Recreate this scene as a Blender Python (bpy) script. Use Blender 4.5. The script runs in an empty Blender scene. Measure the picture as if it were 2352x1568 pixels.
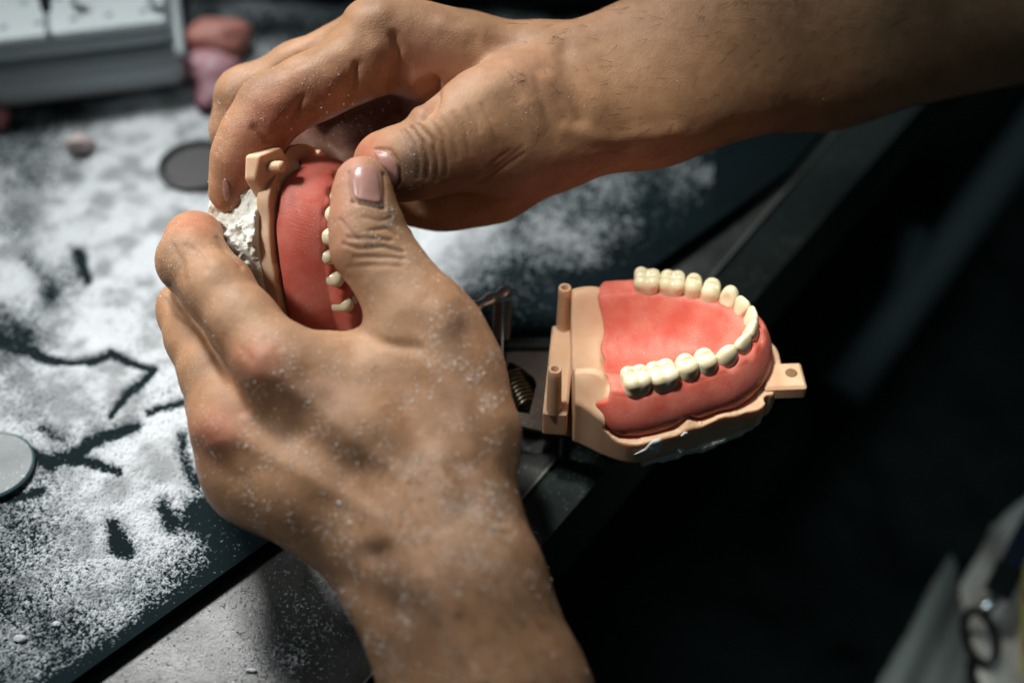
import bpy, math, random
import numpy as np
from mathutils import Vector, Matrix
from mathutils.bvhtree import BVHTree
random.seed(7); rng = np.random.default_rng(7)
S = bpy.context.scene
COL = S.collection

# ------------------------------------------------------------------ camera, world, light
K = .72/2352; H = 404.0; sq = math.sqrt(.5)          # millimetres; photo frame measured 2352 x 1568
FWD = np.array([0, sq, -sq]); UP = np.array([0, sq, sq]); RT = np.array([1., 0, 0])
cam = bpy.data.cameras.new('camera'); co = bpy.data.objects.new('camera', cam); COL.objects.link(co)
co.location = (0, 0, H/1000); co.rotation_euler = (math.radians(45), 0, 0)
cam.lens = 50; cam.sensor_width = 36; cam.clip_start = .01; cam.clip_end = 20
cam.dof.use_dof = True; cam.dof.focus_distance = .484; cam.dof.aperture_fstop = 3.5
cam.dof.aperture_blades = 7
S.camera = co
W = bpy.data.worlds.new('World'); S.world = W; W.use_nodes = True
W.node_tree.nodes['Background'].inputs[0].default_value = (.55, .8, .85, 1)
W.node_tree.nodes['Background'].inputs[1].default_value = .05
S.view_settings.view_transform = 'Standard'; S.view_settings.look = 'None'
S.view_settings.exposure = -.18; S.view_settings.gamma = 1

def area(name, loc, target, sx, sy, power, col, spread):
    l = bpy.data.lights.new(name, 'AREA'); l.shape = 'RECTANGLE'; l.size = sx; l.size_y = sy
    l.energy = power; l.color = col; l.spread = math.radians(spread)
    o = bpy.data.objects.new(name, l); COL.objects.link(o); o.location = loc
    o.rotation_euler = (Vector(target)-Vector(loc)).to_track_quat('-Z', 'Y').to_euler()
    return o
area('window_light', (-.50, 1.16, 1.12), (-.13, .38, .03), .34, .26, .92, (.99, .99, .96), 25)
area('side_light', (-.80, .42, .86), (-.085, .39, .07), .16, .14, .13, (1, .97, .91), 15)  # unseen fill, narrowed onto the held model to brighten it
area('cast_fill_light', (-.17, .28, 1.0), (.075, .345, .045), .09, .08, .10, (1, .95, .86), 12)  # added fill with no visible lamp, brightens only the cast at right
area('lap_fill_light', (.7, .9, 1.5), (.25, .62, -.1), .5, .5, .2, (.8, .97, 1), 20)  # added fill without a visible source, for the trousers and stool bars

# ------------------------------------------------------------------ helpers
def unit(v): v = np.asarray(v, float); return v/np.linalg.norm(v)
def C(u, v, d):                                   # camera space, mm
    return np.array([(u-1176)*K*d, (784-v)*K*d, -d])
def c2w(P):                                       # camera mm -> world m
    P = np.asarray(P, float)
    return (P[..., 0:1]*RT + P[..., 1:2]*UP - P[..., 2:3]*FWD + np.array([0, 0, H]))/1000
def onz(u, v, z=0.):                              # point on level plane z (mm) -> world mm
    u = np.asarray(u, float); v = np.asarray(v, float)
    x = (u-1176)*K; y = (784-v)*K
    d = (H-z)/(sq-y*sq)
    return np.stack([x*d, d*(sq+y*sq), z+0*d], -1)
def fract(x): return x-np.floor(x)
def vnoise(P, f, seed=0):
    P = np.asarray(P, float)*f; i = np.floor(P); t = P-i; t = t*t*(3-2*t)
    out = 0
    for a in (0, 1):
        for b in (0, 1):
            for c in (0, 1):
                h = fract(np.sin((i[..., 0]+a)*127.1+(i[..., 1]+b)*311.7+(i[..., 2]+c)*74.7+seed*19.19)*43758.5453)
                w = (t[..., 0] if a else 1-t[..., 0])*(t[..., 1] if b else 1-t[..., 1])*(t[..., 2] if c else 1-t[..., 2])
                out = out+h*w
    return out
def fbm(P, f, o=4, seed=0, g=.5):
    s = 0; a = 1; n = 0
    for k in range(o):
        s = s+a*vnoise(P, f*2**k, seed+k*7); n += a; a *= g
    return s/n
def sst(x, a, b):
    t = np.clip((x-a)/(b-a), 0, 1); return t*t*(3-2*t)
def smin(a, b, k):
    h = np.maximum(k-np.abs(a-b), 0)/k; return np.minimum(a, b)-h*h*k*.25
def smax(a, b, k): return -smin(-a, -b, k)

def surfnets(F, lo, h):
    Sg = F < 0
    c = np.zeros([n-1 for n in F.shape], np.uint8)
    for a in (0, 1):
        for b in (0, 1):
            for d in (0, 1):
                c += Sg[a:F.shape[0]-1+a, b:F.shape[1]-1+b, d:F.shape[2]-1+d]
    act = (c > 0) & (c < 8); idx = np.full(act.shape, -1, np.int64); n = int(act.sum()); idx[act] = np.arange(n)
    I = np.stack(np.nonzero(act), 1); acc = np.zeros((n, 3)); cnt = np.zeros(n)
    cs = [(a, b, d) for a in (0, 1) for b in (0, 1) for d in (0, 1)]
    for p in cs:
        for ax in range(3):
            if p[ax]: continue
            q = list(p); q[ax] = 1
            fa = F[I[:, 0]+p[0], I[:, 1]+p[1], I[:, 2]+p[2]]; fb = F[I[:, 0]+q[0], I[:, 1]+q[1], I[:, 2]+q[2]]
            m = (fa < 0) != (fb < 0)
            t = fa[m]/(fa[m]-fb[m]); e = np.tile(np.array(p, float), (len(t), 1)); e[:, ax] += t
            acc[m] += e; cnt[m] += 1
    V = np.asarray(lo)+h*(I+acc/cnt[:, None])
    Q = []
    for ax in range(3):
        b, d = [(1, 2), (2, 0), (0, 1)][ax]
        s0 = [slice(1, -1)]*3; s0[ax] = slice(0, -1); s1 = [slice(1, -1)]*3; s1[ax] = slice(1, None)
        A = Sg[tuple(s0)]; B = Sg[tuple(s1)]
        for m, fl in ((A & ~B, False), (~A & B, True)):
            J = np.stack(np.nonzero(m), 1)
            if not len(J): continue
            J = J.copy(); J[:, b] += 1; J[:, d] += 1; J[:, ax] += 0
            def g(ob, od):
                k = J.copy(); k[:, b] -= ob; k[:, d] -= od; return idx[k[:, 0], k[:, 1], k[:, 2]]
            q = np.stack([g(1, 1), g(0, 1), g(0, 0), g(1, 0)], 1)
            Q.append(q[:, ::-1] if fl else q)
    return V, np.concatenate(Q)

class Grid:
    def __init__(s, lo, hi, h):
        s.lo = np.array(lo, float); s.h = h
        s.n = np.ceil((np.array(hi)-s.lo)/h).astype(int)+1
        s.ax = [(s.lo[i]+h*np.arange(s.n[i])).astype(np.float32) for i in range(3)]
    def new(s): return np.full(s.n, 60., np.float32)
    def box(s, lo, hi):
        a = np.clip(np.floor((np.array(lo)-s.lo)/s.h).astype(int), 0, s.n); b = np.clip(np.ceil((np.array(hi)-s.lo)/s.h).astype(int)+1, 0, s.n)
        return tuple(slice(a[i], b[i]) for i in range(3))
    def pts(s, sl): return s.ax[0][sl[0]][:, None, None], s.ax[1][sl[1]][None, :, None], s.ax[2][sl[2]][None, None, :]
    def cap(s, F, a, b, ra, rb, k, flat=None, sub=False):
        m = max(ra, rb)*1.5+k+4
        sl = s.box(np.minimum(a, b)-m, np.maximum(a, b)+m)
        if any(x.stop <= x.start for x in sl): return
        X, Y, Z = s.pts(sl); ba = b-a; L = max(float(ba@ba), 1e-9)
        x = X-a[0]; y = Y-a[1]; z = Z-a[2]
        t = np.clip((x*ba[0]+y*ba[1]+z*ba[2])/L, 0, 1).astype(np.float32)
        x = x-t*ba[0]; y = y-t*ba[1]; z = z-t*ba[2]
        if flat is not None:
            n, fl = flat; q = (x*n[0]+y*n[1]+z*n[2])*(1/fl-1)
            x = x+q*n[0]; y = y+q*n[1]; z = z+q*n[2]
        d = np.sqrt(x*x+y*y+z*z)-(ra+(rb-ra)*t)
        F[sl] = smax(F[sl], -d, k) if sub else smin(F[sl], d, k)
    def chain(s, F, pts, k, flat=None):
        P = [(C(*p[:3]), p[3]) for p in pts]
        for (a, ra), (b, rb) in zip(P, P[1:]): s.cap(F, a, b, ra, rb, k, flat)

MATS = {}
def mesh_obj(name, V, Fc, mat, parent=None, origin=None, smooth=True, attrs=None, autos=False):
    """V in world metres (or, when origin is None, in the parent's local metres)"""
    V = np.asarray(V, float); me = bpy.data.meshes.new(name)
    if origin is not None: V = V-np.asarray(origin)
    if isinstance(Fc, np.ndarray) and Fc.ndim == 2:
        nf, k = Fc.shape
        me.vertices.add(len(V)); me.vertices.foreach_set('co', V.astype(np.float32).ravel())
        me.loops.add(nf*k); me.loops.foreach_set('vertex_index', Fc.astype(np.int32).ravel())
        me.polygons.add(nf); me.polygons.foreach_set('loop_start', np.arange(0, nf*k, k, dtype=np.int32))
        me.polygons.foreach_set('loop_total', np.full(nf, k, np.int32)); me.update(calc_edges=True)
    else: me.from_pydata([tuple(v) for v in V], [], [tuple(int(i) for i in f) for f in Fc])
    if smooth: me.shade_smooth()
    if autos: me.set_sharp_from_angle(angle=math.radians(35))
    for nme, arr in (attrs or {}).items():
        if arr.ndim == 1:
            a = me.attributes.new(nme, 'FLOAT', 'POINT'); a.data.foreach_set('value', arr.astype(np.float32))
        else:
            a = me.attributes.new(nme, 'FLOAT_COLOR', 'POINT')
            a.data.foreach_set('color', np.concatenate([arr, np.ones((len(arr), 1))], 1).astype(np.float32).ravel())
    me.validate(); me.materials.append(mat)
    o = bpy.data.objects.new(name, me); COL.objects.link(o)
    if parent is not None: o.parent = parent
    elif origin is not None: o.location = origin
    return o
def tag(o, label=None, cat=None, group=None, kind=None):
    for k, v in (('label', label), ('category', cat), ('group', group), ('kind', kind)):
        if v: o[k] = v
    return o
def empty(name, loc, rot=None):
    o = bpy.data.objects.new(name, None); COL.objects.link(o); o.empty_display_size = .01
    if rot is not None:
        M = Matrix(rot).to_4x4(); M.translation = Vector(loc); o.matrix_world = M
    else: o.location = loc
    return o

class MB:
    def __init__(s): s.V = []; s.F = []
    def add(s, V, F):
        n = len(s.V); s.V += [tuple(v) for v in V]; s.F += [tuple(i+n for i in f) for f in F]; return s
    def box(s, c, size, R=None, bev=0.):
        c = np.array(c, float); hx = np.array(size, float)/2; b = min(bev, *(hx*.9)) if bev else 0
        if not b:
            P = [np.array([x, y, z])*hx for x in (-1, 1) for y in (-1, 1) for z in (-1, 1)]
            F = [(0, 1, 3, 2), (4, 6, 7, 5), (0, 4, 5, 1), (2, 3, 7, 6), (0, 2, 6, 4), (1, 5, 7, 3)]
        else:
            P = []; F = []; ring = []
            prof = [(-hx[2], -b), (-hx[2]+b, 0), (hx[2]-b, 0), (hx[2], -b)]
            N = 5
            for z, ins in prof:
                for qx, qy, a0 in ((1, 1, 0), (-1, 1, 90), (-1, -1, 180), (1, -1, 270)):
                    for k in range(N):
                        an = math.radians(a0+90*k/(N-1)); rr = b*1.0
                        P.append(np.array([qx*(hx[0]-rr)+(rr+ins*.999)*math.cos(an), qy*(hx[1]-rr)+(rr+ins*.999)*math.sin(an), z]))
            n = 4*N
            for j in range(3):
                for i in range(n): F.append((j*n+i, j*n+(i+1) % n, (j+1)*n+(i+1) % n, (j+1)*n+i))
            F.append(tuple(range(n))[::-1]); F.append(tuple(range(3*n, 4*n)))
        R = np.eye(3) if R is None else np.asarray(R)
        return s.add([c+R@p for p in P], F)
    def tube(s, pts, r, n=16, caps=True, close=False):
        pts = [np.array(p, float) for p in pts]; rr = r if hasattr(r, '__len__') else [r]*len(pts)
        V = []; prev = None
        for i, p in enumerate(pts):
            if close: t = unit(pts[(i+1) % len(pts)]-pts[i-1])
            else: t = unit(pts[min(i+1, len(pts)-1)]-pts[max(i-1, 0)])
            if prev is None: prev = unit(np.cross(t, [0.31, .2, 1]))
            u = unit(prev-t*(prev@t)); w = np.cross(t, u); prev = u
            for k in range(n):
                a = 2*math.pi*k/n; V.append(p+rr[i]*(u*math.cos(a)+w*math.sin(a)))
        F = []; m = len(pts)
        for i in range(m if close else m-1):
            for k in range(n): F.append((i*n+k, i*n+(k+1) % n, ((i+1) % m)*n+(k+1) % n, ((i+1) % m)*n+k))
        if caps and not close: F.append(tuple(range(n))[::-1]); F.append(tuple((m-1)*n+k for k in range(n)))
        return s.add(V, F)
    def lathe(s, prof, c, R=None, n=24):
        c = np.array(c, float); R = np.eye(3) if R is None else np.asarray(R); V = []; F = []
        for r, z in prof:
            for k in range(n):
                a = 2*math.pi*k/n; V.append(c+R@np.array([r*math.cos(a), r*math.sin(a), z]))
        for i in range(len(prof)-1):
            for k in range(n): F.append((i*n+k, i*n+(k+1) % n, (i+1)*n+(k+1) % n, (i+1)*n+k))
        F.append(tuple(range(n))[::-1]); F.append(tuple((len(prof)-1)*n+k for k in range(n)))
        return s.add(V, F)
    def prism(s, poly, z0, z1):
        n = len(poly); V = [(p[0], p[1], z0) for p in poly]+[(p[0], p[1], z1) for p in poly]
        F = [tuple(range(n))[::-1], tuple(range(n, 2*n))]+[(i, (i+1) % n, n+(i+1) % n, n+i) for i in range(n)]
        return s.add(V, F)
    def obj(s, name, mat, parent=None, origin=None, smooth=True, autos=True, scale=.001):
        return mesh_obj(name, np.array(s.V)*scale, s.F, mat, parent, origin, smooth, autos=autos)

# ------------------------------------------------------------------ materials
def mat(name, col, rough=.5, metal=0, sss=0, sssr=(1, .4, .2), ssss=.002, spec=.5, coat=0, var=0., vscale=200, bump=0., bscale=600, bdet=4, attr=None, alpha=1, trans=0, col2=None, dust=0, dustscale=1500, bdist=.0004, dustcol=(.62, .6, .57), ior=1.45):
    m = bpy.data.materials.new(name); m.use_nodes = True; nt = m.node_tree; N = nt.nodes; L = nt.links
    b = N['Principled BSDF']; I = b.inputs
    I['Base Color'].default_value = (*col, 1); I['Roughness'].default_value = rough; I['Metallic'].default_value = metal
    I['Specular IOR Level'].default_value = spec; I['Coat Weight'].default_value = coat; I['Coat Roughness'].default_value = .12
    I['Transmission Weight'].default_value = trans; I['IOR'].default_value = ior
    if sss:
        I['Subsurface Weight'].default_value = sss; I['Subsurface Radius'].default_value = sssr; I['Subsurface Scale'].default_value = ssss
    tc = N.new('ShaderNodeTexCoord')
    cur = None
    def noise(sc, det=4, rg=.55):
        n = N.new('ShaderNodeTexNoise'); n.inputs['Scale'].default_value = sc; n.inputs['Detail'].default_value = det; n.inputs['Roughness'].default_value = rg
        L.new(tc.outputs['Object'], n.inputs['Vector']); return n
    def ramp(src, a, b_, lo=0, hi=1):
        r = N.new('ShaderNodeMapRange'); r.inputs[1].default_value = a; r.inputs[2].default_value = b_; r.inputs[3].default_value = lo; r.inputs[4].default_value = hi
        L.new(src, r.inputs[0]); return r.outputs[0]
    def mix(f, a, b_):
        x = N.new('ShaderNodeMix'); x.data_type = 'RGBA'
        if hasattr(f, 'links'): L.new(f, x.inputs[0])
        else: x.inputs[0].default_value = f
        for s_, i in ((a, 6), (b_, 7)):
            if hasattr(s_, 'links'): L.new(s_, x.inputs[i])
            else: x.inputs[i].default_value = (*s_, 1)
        return x.outputs[2]
    cur = col
    if attr:
        a = N.new('ShaderNodeAttribute'); a.attribute_name = attr; cur = a.outputs['Color']
    if var:
        n = noise(vscale); c2 = col2 or tuple(c*.5 for c in col)
        if attr:
            x = N.new('ShaderNodeMix'); x.data_type = 'RGBA'; x.blend_type = 'MULTIPLY'; L.new(ramp(n.outputs[0], .35, .75, 0, var), x.inputs[0]); L.new(cur, x.inputs[6]); x.inputs[7].default_value = (*(col2 or (.55, .45, .4)), 1); cur = x.outputs[2]
        else: cur = mix(ramp(n.outputs[0], .35, .7, 0, var), col, c2)
    if dust:
        n = noise(dustscale, 2, .5); n2 = noise(dustscale*.06, 3)
        mm = N.new('ShaderNodeMath'); mm.operation = 'MULTIPLY'; L.new(ramp(n.outputs[0], .62, .70), mm.inputs[0]); L.new(ramp(n2.outputs[0], .35, .7), mm.inputs[1])
        m3 = N.new('ShaderNodeMath'); m3.operation = 'MULTIPLY'; L.new(mm.outputs[0], m3.inputs[0])
        if attr:
            ad = N.new('ShaderNodeAttribute'); ad.attribute_name = 'dust'; L.new(ad.outputs['Fac'], m3.inputs[1])
        else: m3.inputs[1].default_value = dust
        cur = mix(m3.outputs[0], cur, dustcol)
    if hasattr(cur, 'links'): L.new(cur, I['Base Color'])
    if bump:
        n = noise(bscale, bdet, .6); bp = N.new('ShaderNodeBump'); bp.inputs['Strength'].default_value = bump; bp.inputs['Distance'].default_value = bdist
        L.new(n.outputs[0], bp.inputs['Height']); L.new(bp.outputs[0], I['Normal'])
    MATS[name] = m; return m

SKIN = mat('skin', (.4, .22, .13), .48, sss=.08, sssr=(1, .35, .18), ssss=.003, spec=.32, attr='col', var=.35, vscale=190, dust=1, dustscale=1700, bump=.3, bscale=700, bdist=.0003)
NAIL = mat('nail', (.40, .21, .18), .3, sss=.25, ssss=.001, spec=.5, var=.25, vscale=120, dust=.8, dustscale=1500)
GUM = mat('pink_resin', (.54, .10, .07), .5, sss=.4, sssr=(1, .3, .2), ssss=.004, spec=.35, var=.8, vscale=110, col2=(.62, .21, .16), dust=.55, dustscale=1700, bump=.18, bscale=500)
TAN = mat('tan_resin', (.64, .40, .25), .55, sss=.35, sssr=(1, .5, .25), ssss=.005, spec=.35, var=.55, vscale=150, col2=(.70, .50, .36), dust=.8, dustscale=1600, bump=.12, bscale=900)
TOOTH = mat('tooth_enamel', (.68, .61, .42), .26, sss=.35, sssr=(1, .8, .5), ssss=.0025, spec=.45, coat=.08, var=.25, vscale=120, col2=(.72, .66, .50))
PLAST = mat('white_plaster', (.78, .79, .74), .85, spec=.2, var=.35, vscale=130, col2=(.5, .5, .40), bump=.9, bscale=500, bdist=.0012)
PLASTG = mat('grey_plaster', (.62, .64, .62), .7, spec=.3, var=.4, vscale=150, bump=.5, bscale=700)
MATM = mat('dark_mat', (.004, .010, .012), .75, spec=.06, bump=.35, bscale=1800, var=.5, vscale=60, col2=(.006, .014, .017))
POWD = mat('powder', (.58, .61, .64), .95, spec=.1, var=.35, vscale=110, col2=(.62, .54, .55), bump=.8, bscale=1400, bdist=.0006)
POWDS = mat('scattered_powder', (.6, .6, .6), .95, spec=.1, attr='col', var=.3, vscale=110, col2=(.93, .82, .84), bump=.8, bscale=1400, bdist=.0006)
STEEL = mat('brushed_steel', (.22, .2, .18), .38, 1, var=.6, vscale=120, bump=.1, dust=.7, dustscale=1100)
CHROME = mat('chrome', (.6, .62, .64), .12, 1)
BLACKP = mat('black_plastic', (.006, .008, .009), .45, spec=.3)
BOXW = mat('white_plastic', (.48, .55, .58), .5, spec=.4, var=.15, vscale=40)
BOXG = mat('grey_plastic', (.66, .78, .84), .5, spec=.35, var=.1, vscale=30)
HOLE = mat('dark_hole', (.2, .27, .30), .8)
WAX = mat('pink_wax', (.55, .22, .18), .5, sss=.3, ssss=.004, var=.3, vscale=60, bump=.2, bscale=200)
WAXM = mat('mauve_wax', (.50, .26, .31), .5, sss=.3, ssss=.004, var=.3, vscale=60, bump=.2, bscale=200)
CLOTH = mat('dark_trouser_cloth', (.007, .012, .013), .85, spec=.2, bump=.3, bscale=900, var=.4, vscale=30)
SHIRT = mat('white_coat_cloth', (.42, .43, .41), .9, spec=.1, bump=.3, bscale=1200, var=.2, vscale=20)
SHIRTG = mat('grey_coat_cloth', (.10, .125, .125), .9, spec=.1, bump=.3, bscale=1200, var=.3, vscale=25)
NAVY = mat('navy_strap', (.008, .014, .035), .7, spec=.3, bump=.4, bscale=1500)
CARD = mat('card_yellow', (.45, .42, .08), .35); CARDR = mat('card_red', (.4, .03, .02), .4); CARDW = mat('card_white', (.5, .52, .48), .3)
FLOORM = mat('dark_floor', (.004, .006, .006), .8, spec=.1)
RAIL = mat('black_rubber', (.004, .007, .008), .6, spec=.3)

def striae(m, scale, strength, rot):
    nt = m.node_tree; N = nt.nodes; L = nt.links; b = N['Principled BSDF']; tc = N.new('ShaderNodeTexCoord')
    mp = N.new('ShaderNodeMapping'); mp.inputs['Rotation'].default_value = rot; L.new(tc.outputs['Object'], mp.inputs[0])
    w = N.new('ShaderNodeTexWave'); w.inputs['Scale'].default_value = scale; w.inputs['Distortion'].default_value = 7; w.inputs['Detail'].default_value = 2; w.inputs['Detail Scale'].default_value = .6
    L.new(mp.outputs[0], w.inputs['Vector'])
    n = N.new('ShaderNodeTexNoise'); n.inputs['Scale'].default_value = 90; L.new(tc.outputs['Object'], n.inputs['Vector'])
    r = N.new('ShaderNodeMapRange'); r.inputs[1].default_value = .42; r.inputs[2].default_value = .62; L.new(n.outputs[0], r.inputs[0])
    k = N.new('ShaderNodeMath'); k.operation = 'MULTIPLY'; L.new(w.outputs['Fac'], k.inputs[0]); L.new(r.outputs[0], k.inputs[1])
    bp = N.new('ShaderNodeBump'); bp.inputs['Strength'].default_value = strength; bp.inputs['Distance'].default_value = .0003
    L.new(k.outputs[0], bp.inputs['Height'])
    old = b.inputs['Normal'].links
    if old: L.new(old[0].from_socket, bp.inputs['Normal'])
    L.new(bp.outputs[0], b.inputs['Normal'])
def cells(m, scale, strength):
    nt = m.node_tree; N = nt.nodes; L = nt.links; b = N['Principled BSDF']; tc = N.new('ShaderNodeTexCoord')
    v = N.new('ShaderNodeTexVoronoi'); v.feature = 'DISTANCE_TO_EDGE'; v.inputs['Scale'].default_value = scale
    n = N.new('ShaderNodeTexNoise'); n.inputs['Scale'].default_value = scale*.6; ad = N.new('ShaderNodeVectorMath'); ad.operation = 'MULTIPLY_ADD'
    L.new(tc.outputs['Object'], n.inputs['Vector']); L.new(n.outputs['Color'], ad.inputs[0]); ad.inputs[1].default_value = (.0012, .0012, .0012); L.new(tc.outputs['Object'], ad.inputs[2]); L.new(ad.outputs[0], v.inputs['Vector'])
    r = N.new('ShaderNodeMapRange'); r.inputs[1].default_value = 0; r.inputs[2].default_value = .18; L.new(v.outputs['Distance'], r.inputs[0])
    bp = N.new('ShaderNodeBump'); bp.inputs['Strength'].default_value = strength; bp.inputs['Distance'].default_value = .00015
    L.new(r.outputs[0], bp.inputs['Height']); old = b.inputs['Normal'].links
    if old: L.new(old[0].from_socket, bp.inputs['Normal'])
    L.new(bp.outputs[0], b.inputs['Normal'])
cells(SKIN, 1050, .35)
striae(GUM, 260, .10, (.2, .3, .5))
def worn_material():
    m = mat('worn_tabletop', (.075, .082, .082), .42, spec=.5); nt = m.node_tree; N = nt.nodes; L = nt.links; b = N['Principled BSDF']
    tc = N.new('ShaderNodeTexCoord')
    def noi(sc, det=5, rg=.6, vec=None):
        n = N.new('ShaderNodeTexNoise'); n.inputs['Scale'].default_value = sc; n.inputs['Detail'].default_value = det; n.inputs['Roughness'].default_value = rg
        L.new(vec or tc.outputs['Object'], n.inputs['Vector']); return n.outputs[0]
    def mr(s, a, b_, lo=0, hi=1):
        r = N.new('ShaderNodeMapRange'); [setattr(r.inputs[i+1], 'default_value', v) for i, v in enumerate((a, b_, lo, hi))]; L.new(s, r.inputs[0]); return r.outputs[0]
    def mix(f, a, b_):
        x = N.new('ShaderNodeMix'); x.data_type = 'RGBA'; L.new(f, x.inputs[0])
        for s_, i in ((a, 6), (b_, 7)):
            if hasattr(s_, 'links'): L.new(s_, x.inputs[i])
            else: x.inputs[i].default_value = (*s_, 1)
        return x.outputs[2]
    def mul(a, c):
        k = N.new('ShaderNodeMath'); k.operation = 'MULTIPLY'; L.new(a, k.inputs[0]); L.new(c, k.inputs[1]); return k.outputs[0]
    c = mix(mr(noi(28), .35, .7), (.014, .018, .018), (.075, .078, .077))
    scr = None
    for rot, sc in ((.4, 90), (1.5, 70), (2.4, 110)):
        mp = N.new('ShaderNodeMapping'); mp.inputs['Rotation'].default_value = (0, 0, rot); mp.inputs['Scale'].default_value = (1, .07, 1)
        L.new(tc.outputs['Object'], mp.inputs[0])
        s = mul(mr(noi(sc*2.2, 3, .5, mp.outputs[0]), .64, .69), mr(noi(25+sc*.1), .46, .56))
        if scr is None: scr = s
        else:
            k = N.new('ShaderNodeMath'); k.operation = 'MAXIMUM'; L.new(scr, k.inputs[0]); L.new(s, k.inputs[1]); scr = k.outputs[0]
    c = mix(mul(scr, mr(noi(40), 0, 1, .2, .8)), c, (.012, .013, .013))
    c = mix(mul(mr(noi(900, 3), .64, .7), mr(noi(30, 3), .48, .68)), c, (.5, .52, .52))
    L.new(c, b.inputs['Base Color'])
    bp = N.new('ShaderNodeBump'); bp.inputs['Strength'].default_value = .5; bp.inputs['Distance'].default_value = .0005
    L.new(noi(420, 6, .7), bp.inputs['Height']); L.new(bp.outputs[0], b.inputs['Normal'])
    L.new(mr(noi(60), .3, .7, .24, .42), b.inputs['Roughness'])
    return m
WORN = worn_material()

# ------------------------------------------------------------------ the workbench, mat, powder
MZ = 5.0                                             # thickness of the dark mat
def lineA(t): return onz(836+(1930-836)*t, 1568+(290-1568)*t)
def lineB(t): return onz(950+(1812-950)*t, 1568+(577-1568)*t)
A0, A1 = lineA(0), lineA(1); dA = unit(A1-A0)
B0, B1 = lineB(0), lineB(1); dB = unit(B1-B0)
dAB = unit(np.array([dA[1], -dA[0], 0]))
a_near = A0-dA*260; a_far = A1+dA*420
b_near = B0-dB*260; b_far = B1+dB*600
floor = mesh_obj('floor', np.array([(-3, -2, -.72), (3, -2, -.72), (3, 5, -.72), (-3, 5, -.72)], float), [(0, 1, 2, 3)], FLOORM); floor['kind'] = 'structure'
bench = empty('workbench', (0, .35, 0)); tag(bench, 'worn grey workbench top dusted with powder, its straight edge running diagonally', 'workbench')
def sub(mb, name, m, par, **k): return mb.obj(name, m, par, origin=tuple(par.location), **k)
tt = MB().prism([(-700, a_near[1]), (a_near[0], a_near[1]), (a_far[0], a_far[1]), (-700, a_far[1])], -24, 0)
sub(tt, 'tabletop', WORN, bench, smooth=False)
es = MB(); n_ = 3
def ln(p, z): return (p[0], p[1], z)
pass
V = [ln(a_near+dAB*.3, -.8), ln(a_far+dAB*.3, -.8), ln(b_far, -6), ln(b_near, -6), ln(b_near, -40), ln(b_far, -40), ln(a_near+dAB*.3, -40), ln(a_far+dAB*.3, -40)]
es.add(V, [(0, 3, 2, 1), (3, 4, 5, 2), (0, 1, 7, 6), (6, 7, 5, 4), (0, 6, 4, 3), (1, 2, 5, 7)])
sub(es, 'edge_strip', mat('edge_strip_black', (.012, .02, .02), .5, spec=.35, bump=.3, bscale=300, dust=.35, dustscale=900), bench, smooth=False)
hl = MB().tube([ln(a_near+dAB*.2, .15), ln(a_far+dAB*.2, .15)], .55, 8)
sub(hl, 'edge_trim', mat('pale_trim', (.16, .17, .15), .5), bench)

L0 = onz(160, 1568, MZ); L1 = onz(620, 1240, MZ); dL = unit(L1-L0)
l_near = L0-dL*330; 
def isect(p, d, q, e):
    M = np.array([[d[0], -e[0]], [d[1], -e[1]]]); t = np.linalg.solve(M, (q-p)[:2]); return p+d*t[0]
l_far = isect(L1, dL, A0-dAB*3, dA)
back = onz(900, -20, MZ)
mt = MB().prism([(-650, l_near[1]), (l_near[0], l_near[1]), (l_far[0], l_far[1]), tuple((a_far-dAB*3)[:2]), (-650, a_far[1])], 0.05, MZ)
o = mt.obj('work_mat', MATM, None, origin=(-.1, .5, 0)); tag(o, 'dark matte work mat under the white powder, ending in a thick black edge', 'mat')

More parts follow.
